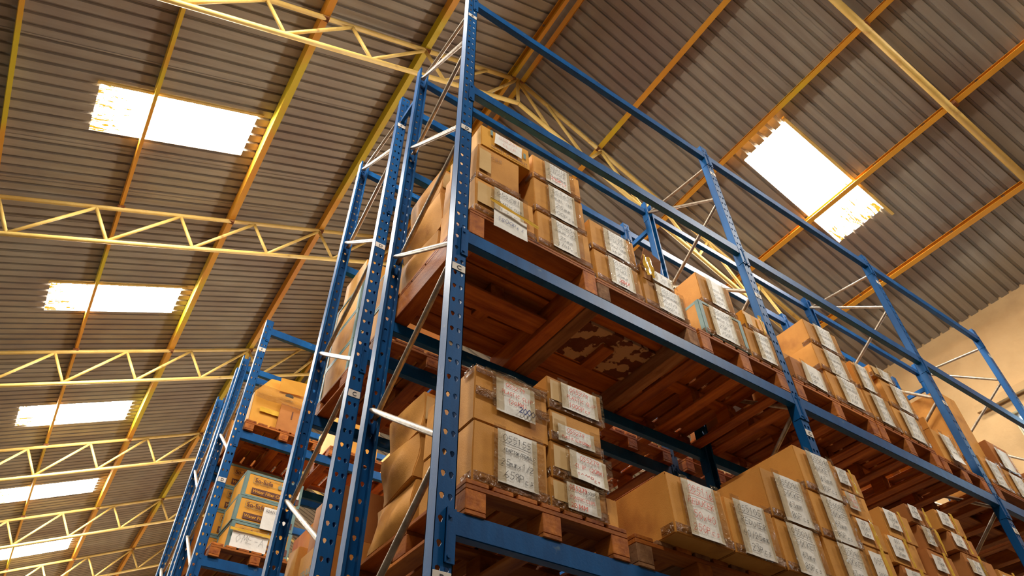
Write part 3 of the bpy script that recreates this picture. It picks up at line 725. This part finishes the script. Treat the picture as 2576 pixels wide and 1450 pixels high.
carton('A4', 'bottom carton of the second stack, sheet reading EQUAL TEE 25mm 374Pcs', .60, 1.035, 4.82, 5.145, notes=[(.26, .76, .10, .94, ['_055659', 'EQUAL/TEE', '25mm', '374Pcs'], {})], group=GA)
carton('A5', 'middle carton of the second stack, sheet reading EQUAL TEE 25mm 400Pcs', .595, 1.03, 5.145, 5.505, notes=[(.27, .80, .06, .96, ['_055659', 'EQUAL TEE', '25mm', '400Pcs'], {})], group=GA)
c_ = carton('A6', 'top carton of the second stack, sheet reading REDUCER with a red circled number', .595, 1.02, 5.505, 5.78, notes=[(.24, .76, .08, .93, ['_055112', 'REDUCER', '25x20mm', ''], {})], group=GA)
V, F = hand(['1290Pcs'], .17, .05, .004); o = mesh('handwriting', V, F, M['ink_red'], c_); o.location = (.12, -.022, .05)
carton('B1', 'lower carton on the second pallet, sheet reading SOCKET 25mm with red scrawl', 1.075, 1.49, 4.77, 5.065, notes=[(.28, .80, .10, .95, ['_055091', 'SOCKET', '25mm', ''], {})], group=GA, mid=False)
V, F = hand(['X8XX'], .12, .05, .005); o = mesh('handwriting', V, F, M['ink_red'], CARTONS['B1']); o.location = (.17, -.022, .045)
carton('B2', 'upper carton on the second pallet, sheet reading REDUCER 40x25mm 1565Pcs', 1.07, 1.49, 5.065, 5.375, notes=[(.28, .80, .10, .90, ['_055126', 'REDUCER', '40x25mm', '1565Pcs'], {})], group=GA)
carton('B3', 'taped carton with sheet reading ADAPTOR FEMALE, right side of the second pallet', 1.505, 1.915, 4.77, 5.035, notes=[(.28, .86, .06, .95, ['_055157', 'ADAPTOR/FEMALE', '25x1/2', '400Pcs'], {})], group=GA, mid=True)
c_ = carton('B4', 'crumpled low carton with torn flaps lying on the taped adaptor carton', 1.52, 1.83, 5.035, 5.17, notes=[(.3, .95, .1, .9, ['63mm'], K(tilt=-.05))], group=GA, bulge=.02, tapes=2)
V, F = [(0, 0, .13), (.22, .02, .14), (.20, -.03, .25), (.02, -.05, .27), (0, .004, .13), (.22, .024, .14), (.20, -.026, .254), (.02, -.046, .274)], [(0, 1, 2, 3), (7, 6, 5, 4), (0, 4, 5, 1), (1, 5, 6, 2), (2, 6, 7, 3), (3, 7, 4, 0)]
mesh('open_flap', V, F, M['card_dark'], c_)
sheet_part('clear_wrap', c_, .0, .08, .0, .2, -.02, M['yelltape'], curl=.02)
carton('C1', 'teal-cornered carton on the third pallet, sheet ending 1750Pcs', 2.085, 2.54, 4.79, 5.125, notes=[(.20, .74, .06, .94, ['_055280', 'PLASTIC CLIP', '25Rs', '1750Pcs'], {})], group=GA, edge='card_teal', mat='card')
carton('C2', 'sharp-cornered carton on top of the teal-cornered one, sheet ending 1080Pcs', 2.15, 2.525, 5.125, 5.46, notes=[(.26, .76, .10, .92, ['', 'PLASTIC CLIP', '25mm', '1080Pcs'], {})], group=GA, d=.47, tapes=1)
carton('C3', 'carton in front of the second frame foot of the shelf, sheet ending 2000Pcs', 2.565, 2.895, 4.79, 5.10, notes=[(.30, .82, .06, .96, ['_055280', 'PLASTIC CLIP', '25mm', '2000Pcs'], {})], group=GA)
c_ = carton('C4', 'flat buff carton tied with yellow tape, on the carton ending 2000Pcs', 2.62, 2.89, 5.10, 5.30, notes=[], group=GA, slip=True, mat='card_amber')
sheet_part('yellow_tape', c_, .17, .20, 0, .2, -.012, M['yelltape'], curl=.012)
carton('A7', 'lowest bulging carton at the back of the end pallet, seen through the frame', .155, .5, 4.82, 5.17, y=.52, d=.5, bulge=.01, bl=.03, group=GA)
carton('A8', 'bulging middle carton at the back of the end pallet, seen through the frame', .16, .5, 5.17, 5.55, y=.5, d=.5, bulge=.01, bl=.035, group=GA, notes=[(.05, .9, .72, .98, ['(055281) PLASTIC'], K(clear=False))])
carton('A9', 'top rear carton of the end pallet, behind the amber printed one', .155, .5, 5.55, 5.86, y=.52, d=.46, bulge=.01, bl=.02, group=GA, slip=True)
carton('B5', 'rear carton on the second pallet of the middle shelf', 1.1, 1.5, 4.77, 5.1, y=.52, d=.5, group=GA)
carton('B6', 'shiny wrapped carton behind the crumpled one on the second pallet', 1.52, 1.92, 4.77, 5.42, y=.5, d=.5, group=GA, mat='card_amber')
carton('C5', 'long carton behind the tied buff carton near the second frame', 2.45, 2.88, 4.79, 5.38, y=.48, d=.5, group=GA)
# ---- middle shelf, middle bay
GB = 'cartons on the middle shelf, middle bay'
carton('D0', 'long low amber carton just right of the second frame', 3.01, 3.42, 5.035, 5.22, y=.12, d=.6, mat='card', group=GB, tapes=0)
carton('D1', 'dark film-wrapped carton with a loose sheet, first in the middle bay', 3.07, 3.50, 4.79, 5.035, notes=[(.30, .86, .08, .95, ['', '75mm', '28Pcs'], K(tilt=-.08))], group=GB, mat='card_dark', bulge=.012)
for nm, z0, z1, ln, lb, x0, x1 in (('D4', 4.79, 5.10, ['_055151', 'ADAPTOR/MALE', '20x1/2', 'XXX'], 'bottom carton of the tall middle-bay stack, marked ADAPTOR', 3.555, 4.045),
                           ('D3', 5.10, 5.385, ['_055151', 'ADAPTOR/MALE', '20x1/2', '300Pcs'], 'second carton of the tall middle-bay stack, its sheet hanging low, 300Pcs', 3.525, 4.0),
                           ('D2', 5.385, 5.67, ['_055151', 'ADAPTOR/MALE', '20x1/2'], 'top carton of the tall middle-bay stack, against the sky-lit roof', 3.545, 4.0)):
    carton(nm, lb, x0, x1, z0, z1, notes=[(.28, .78, .02 if nm == 'D3' else .1, .97, ln, {})], group=GB)
carton('D6', 'lower small-sheet carton right of the tall middle-bay stack', 4.08, 4.45, 4.79, 5.12, notes=[(.22, .72, .05, .95, ['_055158', 'ADAPTOR', '20x1/2', '200Pcs'], {})], group=GB)
carton('D5', 'upper carton right of the tall middle-bay stack, half hidden sheet', 4.085, 4.36, 5.12, 5.435, notes=[(.1, .75, .05, .95, ['055158', 'ADAPTOR', '300'], {})], group=GB)
carton('D9', 'bottom carton of the three-high stack left of the third frame', 4.48, 4.90, 4.79, 5.10, notes=[(.25, .80, .04, .95, ['_055157', 'ADAPTOR', '25x1/2', '400Pcs'], {})], group=GB)
carton('D8', 'middle carton of the three-high stack left of the third frame', 4.50, 4.92, 5.10, 5.41, notes=[(.32, .80, .08, .95, ['_055157', 'ADAPTOR', '25mm', '400Pcs'], {})], group=GB)
carton('D7', 'low top carton of the three-high stack left of the third frame', 4.44, 4.78, 5.41, 5.55, notes=[(.30, .85, .05, .95, ['_055157', 'ADAPTOR'], {})], group=GB, slip=True)
c_ = carton('E1', 'opened carton with a raised flap just left of the third frame', 5.06, 5.47, 4.757, 5.08, notes=[(.28, .72, .02, .95, ['_055160', 'ADAPTOR', '25mm', 'XXX'], K(over=.02))], group=GB, tapes=0)
V, F = box_vf(-.0, .02, .0, .4, .32, .44); mesh('open_flap', V, F, M['card'], c_)
# ---- middle shelf, far bay
GC = 'cartons on the middle shelf, far bay'
carton('F2', 'carton low in the far bay right of the third frame, with a long sheet', 5.86, 6.25, 4.752, 5.06, notes=[(.25, .75, .05, .95, ['_055090', 'SOCKET', '50mm', '120Pcs'], {})], group=GC)
carton('F1', 'tall plain carton standing up against the plaster wall, behind the third frame', 5.86, 6.22, 5.06, 5.86, y=.05, d=.7, group=GC)
carton('F5', 'deep plain carton left of the tall plain one, seen past the opened carton', 5.1, 5.6, 4.757, 5.45, y=.5, d=.55, group=GC)
carton('F3', 'film-wrapped dark carton at the right edge of the photo', 6.30, 6.72, 4.752, 5.06, notes=[(.2, .8, .05, .9, ['055', 'SOCKET'], {})], group=GC)
carton('F4', 'film-wrapped rounded carton on top at the right edge of the photo', 6.30, 6.70, 5.06, 5.38, notes=[(.2, .8, .05, .8, ['', ''], {})], group=GC, mat='card_dark', bulge=.03)
carton('F6', 'last carton of the far bay under the small window', 6.9, 7.4, 4.752, 5.2, group=GC, mat='card_dark')
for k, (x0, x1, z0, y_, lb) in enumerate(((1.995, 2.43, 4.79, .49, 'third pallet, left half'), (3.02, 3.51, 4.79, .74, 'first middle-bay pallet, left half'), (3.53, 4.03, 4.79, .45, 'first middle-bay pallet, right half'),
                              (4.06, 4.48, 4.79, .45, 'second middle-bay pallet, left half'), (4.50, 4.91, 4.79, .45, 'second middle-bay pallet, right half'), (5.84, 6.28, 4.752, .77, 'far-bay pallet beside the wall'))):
    carton('R%d' % k, 'plain rear carton added behind slats, ' + lb, x0, x1, z0, z0 + .42, y=y_, d=1.08 - y_, group='rear cartons of the middle shelf', mat='card_dark', tapes=0, rz=0)  # added rear cartons, mostly unseen, block light through the slat gaps
# ---- lowest visible shelf
GD = 'cartons on the lowest visible shelf, near bay'
carton('G1', 'carton on the end pallet, sheet reading ADAPTOR FEMALE 25mmx1/2 659Pcs', .165, .57, 3.05, 3.36, notes=[(.30, .84, .10, .96, ['_055155', 'ADAPTOR/FEMALE', '25mmx1/2', '659Pcs'], {})], group=GD, d=.45)
c_ = carton('G2', 'shiny taped carton atop the 659Pcs carton, red lettering and a blue 2000', .165, .59, 3.36, 3.67, notes=[(.27, .80, .27, .88, ['055279', 'PLASTIC CLIP', '(20MM)', ''], K(ink='r'))], group=GD, mid=False, tapes=2, d=.45)
V, F = hand(['2000'], .10, .06, .0045); o = mesh('handwriting', V, F, M['ink_blue'], c_); o.location = (.235, -.022, .095)
sheet_part('packing_tape', c_, .0, .43, .13, .18, -.0075, M['browntape'], curl=.002); sheet_part('clear_tape', c_, .05, .42, .26, .305, -.01, M['clear'], curl=.01, nx=12)
c_ = carton('G3', 'flat carton on the end pallet, printed red sheet PLASTIC CLIPS 20 MM', .58, .915, 3.05, 3.205, notes=[(.26, .84, .10, .94, ['055279', 'PLASTIC CLIPS', '20 MM'], K(ink='r', printed=True))], group=GD, slip=True)
V, F = hand(['1000Pcs'], .09, .04, .002); o = mesh('handwriting', V, F, M['ink_black'], c_); o.location = (.19, -.022, .095)
carton('G4', 'carton third from the top of the red-lettered stack, crooked drooping sheet', .595, .93, 3.205, 3.40, notes=[(.30, .98, .08, .85, ['055279', 'CLIP (20MM)', '1000Pcs'], K(ink='r', tilt=-.06, over=.01))], group=GD, slip=True)
carton('G5', 'carton second from the top of the red-lettered stack', .60, .925, 3.40, 3.585, notes=[(.12, .82, .05, .55, ['055279', 'PLASTIC CLIP(20mm)'], K(ink='r'))], group=GD, slip=True)
carton('G6', 'top carton of the red-lettered stack, sheet ending 1000Pcs', .60, .96, 3.585, 3.79, notes=[(.22, .88, .12, .88, ['055279', 'PLASTIC CLIP', '1000Pcs'], K(ink='r'))], group=GD, slip=True)
carton('G7', 'small plain carton at the right corner of the end pallet', .925, .995, 3.05, 3.21, y=.02, d=.3, group=GD, tapes=0)
carton('G8', 'lowest crushed carton at the rear of the end pallet, torn open at its corner', .15, .58, 3.05, 3.30, y=.50, d=.42, group=GD, bulge=.012, bl=.03)
carton('G9', 'middle bulging carton at the rear of the end pallet on the low shelf', .15, .56, 3.30, 3.56, y=.50, d=.38, group=GD, bulge=.012, bl=.035)
carton('G10', 'top rear carton of the low end pallet, creased side towards the camera', .15, .58, 3.56, 3.80, y=.48, d=.38, group=GD, bulge=.008, bl=.015, slip=True)
carton('H1', 'large carton overhanging the second pallet, red sheet REDUCER 50x40', 1.22, 1.62, 3.05, 3.375, y=-.12, d=.6, notes=[(.24, .82, .03, .95, ['_055116', 'REDUCER', '50x40', '250Pcs'], K(ink='r'))], group=GD)
V, F = [(0, 0, .31), (.40, 0, .31), (.38, .05, .34), (.2, .04, .36), (.02, .05, .33), (0, .004, .305), (.40, .004, .305), (.38, .054, .335), (.2, .044, .355), (.02, .054, .325)], [(0, 1, 2, 3, 4), (9, 8, 7, 6, 5), (0, 5, 6, 1), (1, 6, 7, 2), (2, 7, 8, 3), (3, 8, 9, 4), (4, 9, 5, 0)]
mesh('open_flap', V, F, M['card_dark'], CARTONS['H1'])
carton('H2', 'carton right of the red-sheet one, sheet reading REDUCER 40/25mm 23Pcs', 1.635, 2.01, 3.05, 3.36, y=-.12, d=.5, notes=[(.16, .80, .03, .99, ['_055105', 'REDUCER', '40/25mm', '23Pcs'], {})], group=GD)
carton('H4', 'lower SOCKET 63mm carton of the first socket column', 2.03, 2.42, 3.05, 3.35, y=-.12, d=.5, notes=[(.22, .80, .02, .95, ['_055094', 'SOCKET', '63mm', '80Pcs'], {})], group=GD)
carton('H3', 'upper SOCKET 63mm carton of the first socket column, standing clear of the stack', 2.035, 2.43, 3.35, 3.66, y=-.12, d=.62, notes=[(.26, .86, .0, .95, ['_055094', 'SOCKET', '63mm', '80Pcs'], {})], group=GD)
carton('H7', 'bottom SOCKET carton of the second socket column, at the lower edge of the photo', 2.45, 2.83, 3.05, 3.345, y=-.12, d=.5, notes=[(.3, .84, .02, .95, ['_055094', 'SOCKET', '63mm', '80Pcs'], {})], group=GD)
carton('H6', 'middle SOCKET carton of the second socket column', 2.465, 2.85, 3.345, 3.645, y=-.12, d=.5, notes=[(.26, .84, .0, .95, ['_055094', 'SOCKET', '63mm', '80Pcs'], {})], group=GD)
carton('H5', 'top SOCKET carton of the second socket column, highest on the low shelf', 2.47, 2.86, 3.645, 3.955, y=-.12, d=.62, notes=[(.26, .84, .0, .95, ['_055094', 'SOCKET', '63mm', '80Pcs'], {})], group=GD)
GE = 'small cartons on the lowest visible shelf, middle bay'
def yt(c, x, h): sheet_part('yellow_tape', c, x, x + .03, 0, h, -.012, M['yelltape'], curl=.008)
for nm, x0, x1, z0, z1, lb, inkk in (('H11', 3.10, 3.38, 3.05, 3.50, 'tall lowest carton of the first small-carton column', 'k'), ('H10', 3.10, 3.385, 3.50, 3.695, 'carton tied with yellow tape, third from the top of the first small column', 'k'),
                               ('H9', 3.09, 3.345, 3.695, 3.88, 'red-marked second carton from the top of the first small column', 'r'), ('H8', 3.085, 3.35, 3.88, 4.065, 'top carton of the first small column, pale slip and yellow tape', 'k')):
    c_ = carton(nm, lb, x0, x1, z0, z1, group=GE, d=.3, notes=[(.04, .5, .25, .9, ['055', 'SOCKET', '25mm'], K(ink=inkk, clear=(nm == 'H9')))], tapes=0)
    if nm != 'H9': yt(c_, .15, z1 - z0)
for nm, x0, x1, z0, z1, y, lb in (('I3', 3.47, 3.84, 3.05, 3.455, 0, 'lowest carton of the second small column, cut by the lower edge of the photo'), ('I2', 3.42, 3.79, 3.455, 3.655, 0, 'middle carton of the second small column, sagging on the one below'),
                                   ('I1', 3.505, 3.85, 3.655, 3.875, 0, 'top carton of the second small column, its lower flap gaping'),
                                   ('I6', 4.0, 4.34, 3.05, 3.705, .03, 'tall lower carton of the third small column'), ('I5', 4.04, 4.31, 3.705, 3.895, .03, 'shiny taped middle carton of the third small column'), ('I4', 3.98, 4.24, 3.895, 4.045, .03, 'top carton of the third small column, plain side turned to the camera'),
                                   ('I9', 4.47, 4.90, 3.05, 3.78, 0, 'film-covered lower carton of the fourth small column'), ('I8', 4.41, 4.75, 3.78, 3.925, 0, 'second carton down in the fourth small column'), ('I7', 4.345, 4.70, 3.925, 4.09, 0, 'top carton of the fourth small column, buff slip at its left'),
                                   ('I10', 4.96, 5.3, 3.05, 3.76, 0, 'last small carton of the middle bay, at the dark lower right')):
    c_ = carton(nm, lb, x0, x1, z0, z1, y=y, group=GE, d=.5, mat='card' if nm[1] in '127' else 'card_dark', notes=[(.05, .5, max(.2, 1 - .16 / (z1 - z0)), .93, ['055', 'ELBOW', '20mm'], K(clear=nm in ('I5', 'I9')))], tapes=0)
    yt(c_, .19, z1 - z0)

for key, a, b_, hh, fr in (('A6', .10, .55, .045, 1), ('G2', .28, .80, .03, 1), ('B2', .10, .9, .03, 0), ('F1', .3, .95, .04, 1), ('D2', .15, .8, .03, 0), ('G6', .2, .95, .02, 1)):
    c_ = CARTONS[key]; me_ = c_.children[0].data; w_ = max(v.co.x for v in me_.vertices); h_ = max(v.co.z for v in me_.vertices)
    rnd = random.Random(len(key) + int(a * 100)); n_ = 9; V = []
    for i in range(n_ + 1):
        x_ = w_ * (a + (b_ - a) * i / n_); hh_ = hh * (.35 + .65 * math.sin(PI * (i + .7) / (n_ + 1.4))) + rnd.uniform(-.006, .006) * fr
        V += [(x_, .004, h_ - .004), (x_, .02 + hh_ * .5, h_ + hh_), (x_, .008, h_ - .004), (x_, .024 + hh_ * .5, h_ + hh_)]
    F = []
    for i in range(n_):
        q = 4 * i; F += [(q, q + 4, q + 5, q + 1), (q + 2, q + 3, q + 7, q + 6), (q + 1, q + 5, q + 7, q + 3)]
    F += [(0, 1, 3, 2), (4 * n_, 4 * n_ + 2, 4 * n_ + 3, 4 * n_ + 1)]
    mesh('top_flap', V, F, M['card_dark'] if key != 'G2' else M['card'], c_)

# ---- second row, seen through the end frames
GF = 'cartons in the second rack row'
zb = LV[1] + .14
for k, (x0, x1, z0, z1, y, d, m, lb, e) in enumerate((
    (.13, .62, zb, zb + .31, 1.72, .52, 'card', 'lowest teal-edged carton of the second-row stack behind the end frame', 'card_teal'), (.13, .62, zb + .31, zb + .63, 1.72, .52, 'card', 'teal-edged carton in the middle of the second-row stack behind the end frame', 'card_teal'),
    (.13, .62, zb + .63, zb + .96, 1.74, .50, 'card_amber', 'top teal-edged carton of the second-row stack, dark open underside', 'card_teal'), (.15, .7, zb, zb + .34, 1.26, .44, 'card', 'teal-edged front carton of the second row, lower', 'card_teal'),
    (.15, .7, zb + .34, zb + .68, 1.26, .44, 'card', 'teal-edged front carton of the second row, upper', 'card_teal'), (.15, .6, zb + .96, zb + 1.28, 1.8, .42, 'card_amber', 'amber carton topping the second-row stack behind the end frame', None),
    (1.3, 1.8, zb, zb + .4, 1.3, .5, 'card', 'plain second-row carton behind the near bay', None), (2.2, 2.7, zb, zb + .5, 1.3, .5, 'card_amber', 'amber second-row carton glimpsed behind the near bay', None))):
    carton('J%d' % k, lb, x0, x1, z0, z1, y=y, d=d, mat=m, group=GF, edge=e, tapes=0)
zb = LV[0] + .14
c_ = carton('K0', 'carton stencilled FRAGILE low in the second row, between two perforated posts', .2, .62, zb, zb + .46, y=1.66, d=.44, group=GF, tapes=0)
me = text_mesh('FRAGILE', .07, M['logo_grey'], bold=True); part('printed_text', me, c_, loc=(-.012, .36, .28), rot=(PI / 2, 0, -PI / 2))
carton('K1', 'leaning carton beside the FRAGILE one in the second row', .18, .55, zb, zb + .55, y=2.13, d=.14, group=GF, tapes=0, rz=.1, bulge=.012)
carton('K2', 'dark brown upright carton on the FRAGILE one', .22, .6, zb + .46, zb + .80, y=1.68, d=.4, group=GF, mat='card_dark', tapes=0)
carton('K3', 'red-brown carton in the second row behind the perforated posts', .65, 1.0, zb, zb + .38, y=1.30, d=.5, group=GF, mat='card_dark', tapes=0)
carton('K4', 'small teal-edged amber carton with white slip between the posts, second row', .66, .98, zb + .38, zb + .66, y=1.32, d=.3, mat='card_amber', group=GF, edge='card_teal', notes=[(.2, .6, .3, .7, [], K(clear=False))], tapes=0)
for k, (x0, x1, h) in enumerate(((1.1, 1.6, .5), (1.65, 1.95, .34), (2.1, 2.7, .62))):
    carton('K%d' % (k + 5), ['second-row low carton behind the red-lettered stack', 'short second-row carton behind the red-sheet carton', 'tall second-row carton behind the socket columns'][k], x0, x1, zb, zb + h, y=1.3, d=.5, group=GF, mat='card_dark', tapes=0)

# ---- across the aisle
GG = 'filter cartons across the aisle'
zb = LV3[0] + .13
H_ = .275
def filter_carton(key, label, x0, y, z, notes=()):
    c = carton(key, label, x0, x0 + .62, z, z + H_, y=y, d=.42, mat='card_amber', group=GG, edge='card_teal', tapes=0, notes=notes, bulge=.003)
    me = text_mesh('So-Safe', .066, M['ink_brown'], bold=True); part('logo_text', me, c, loc=(.10, -.008, .165), rot=RXZ)
    me = text_mesh('Water Technologies', .02, M['ink_brown']); part('printed_text', me, c, loc=(.10, -.008, .137), rot=RXZ)
    V, F = [(.385, -.007, .235)], []
    V = [(.375 + .024 * math.sin(t) * (1 if math.cos(t) < .3 else .55), -.007, .18 + .03 * math.cos(t) + (.022 if math.cos(t) > .95 else 0)) for t in [2 * PI * i / 24 for i in range(24)]]
    mesh('drop_logo', V, [tuple(range(24))[::-1]], M['logo_grey'], c)
    t_ = .0025; fr_ = [box_vf(.085, .425, -.0075, -.006, .222, .222 + t_), box_vf(.085, .425, -.0075, -.006, .155, .155 + t_), box_vf(.085, .085 + t_, -.0075, -.006, .155, .222), box_vf(.425 - t_, .425, -.0075, -.006, .155, .222)]
    V, F = merge(fr_); mesh('logo_outline', V, F, M['logo_grey'], c)
    V, F = box_vf(.09, .60, -.0075, -.006, .035, .10); bnd = mesh('dark_print_band', V, F, M['ink_brown'], c)
    me = text_mesh('Water Filter Cartridge', .046, M['card_amber'], bold=True); part('printed_text', me, bnd, loc=(.10, -.010, .052), rot=RXZ)
    return c
filter_carton('L1', 'bottom filter carton of the front stack across the aisle, a torn white sheet on it', .26, Y3 + .01, zb, notes=[(.04, .62, .01, .72, ['OMEGA'], K(clear=False, y=-.02, wt=.002))])
sheet_part('yellow_tape', CARTONS['L1'], -.01, .40, .16, .19, -.034, M['yelltape'], curl=.004)
c_ = filter_carton('L2', 'middle filter carton of the front stack, white sheet numbered 024317', .25, Y3 + .01, zb + H_)
s_ = add_note(c_, .62, H_, .45, .86, -.12, .72, [], clear=False, y=-.02)
me = text_mesh('024317', .04, M['ink_black']); part('printed_text', me, s_, loc=(.30, -.031, .145), rot=RXZ)
filter_carton('L3', 'top filter carton of the front stack across the aisle', .27, Y3 + .01, zb + 2 * H_, notes=[(.84, .95, .35, .7, [], K(clear=False))])
for k in range(4):
    filter_carton('L%d' % (4 + k), ['lowest', 'second', 'third', 'highest dark-topped'][k] + ' filter carton of the rear stack across the aisle', .14, Y3 + .46, zb + k * H_ * 1.0)
for k in range(3):
    carton('L%d' % (8 + k), ['low plain carton next to the filter cartons', 'plain carton farther inward beside the filter cartons', 'plain carton deepest beside the filter cartons'][k], 1.1 + .62 * k, 1.6 + .62 * k, zb, zb + .5 - .08 * k, y=Y3 + .03, d=.6, group=GG, tapes=0)
# gabled carton: a big box whose top flaps lean together
zb = LV3[1] + .13
gc = thing('gabled_carton', 'large amber carton with top flaps leaning like a roof, across the aisle', 'cardboard box', (.13, Y3 + .02, zb), .0)
w_, d_, h_, g_ = .70, .75, .40, .66
V = [(0, 0, 0), (w_, 0, 0), (w_, d_, 0), (0, d_, 0), (-.02, -.01, h_), (w_ + .02, -.01, h_), (w_ + .02, d_, h_), (-.02, d_, h_), (.13, .03, g_), (.52, .03, g_ + .03), (.52, d_ - .1, g_ + .03), (.13, d_ - .1, g_)]
F = [(0, 3, 2, 1), (0, 1, 5, 4), (1, 2, 6, 5), (2, 3, 7, 6), (3, 0, 4, 7), (4, 5, 9, 8), (5, 6, 10, 9), (6, 7, 11, 10), (7, 4, 8, 11), (8, 9, 10, 11)]
part('carton_body', bevel_me('carton_body', V, F, M['card_amber'], .006, 2), gc)
V, F = [(.22, -.045, .66), (.54, -.06, .69), (.54, -.02, .53), (.24, -.015, .50), (.22, -.039, .664), (.54, -.054, .694), (.54, -.014, .534), (.24, -.009, .504)], [(0, 3, 2, 1), (4, 5, 6, 7), (0, 1, 5, 4), (1, 2, 6, 5), (2, 3, 7, 6), (3, 0, 4, 7)]
mesh('front_flap', V, F, M['card_amber'], gc)
V, F = box_vf(.30, .62, -.035, -.012, .005, .34); mesh('hanging_flap', V, F, M['card_dark'], gc)
V, F = box_vf(.44, .452, -.04, -.034, .17, .27); mesh('slot', V, F, M['ink_brown'], gc)
sheet_part('clear_film', gc, -.01, .70, .30, .47, -.045, M['clear'], curl=.02, nx=14, nz=6)
V, F = [(.36 + .05 * math.cos(t), -.05, .445 + .035 * max(-.4, math.sin(t))) for t in [2 * PI * i / 16 for i in range(16)]], [tuple(range(16))]
mesh('dark_opening', V, F, M['ink_black'], gc)
sheet_part('packing_tape', gc, .08, .40, .16, .22, -.02, M['yelltape'], curl=.004)
GH = 'cartons on the upper level across the aisle'
for k, (x0, x1, y, h, lb) in enumerate(((1.15, 1.7, Y3 + .05, .5, 'carton right of the gabled one across the aisle'), (2.0, 2.5, Y3 + .05, .42, 'second carton right of the gabled one across the aisle'), (.14, .7, Y4 + .02, .62, 'pale upright carton of the fourth row behind the end frames'))):
    carton('Q%d' % k, lb, x0, x1, zb, zb + h, y=y, d=.6, group=GH, tapes=0, mat='card' if k == 2 else 'card_amber')
carton('Q3', 'pale tall carton low in the fourth row, seen between the end frames', .12, .6, LV3[0] + .13, LV3[0] + .85, y=Y4 + .05, d=.6, group=GH, tapes=0)

# ------------------------------------------------------------------ light
W = bpy.data.worlds.new('sky'); S.world = W; W.use_nodes = True
bg = W.node_tree.nodes['Background']; bg.inputs[0].default_value = (1., .90, .77, 1); bg.inputs[1].default_value = .62
S.view_settings.view_transform = 'Standard'; S.view_settings.look = 'None'; S.view_settings.gamma = 1; S.view_settings.exposure = .5
S.cycles.use_denoising = True
S.cycles.max_bounces = 6; S.cycles.diffuse_bounces = 3; S.cycles.glossy_bounces = 2; S.cycles.transparent_max_bounces = 10
S.cycles.use_adaptive_sampling = True; S.cycles.adaptive_threshold = .1
S.cycles.sample_clamp_indirect = 6
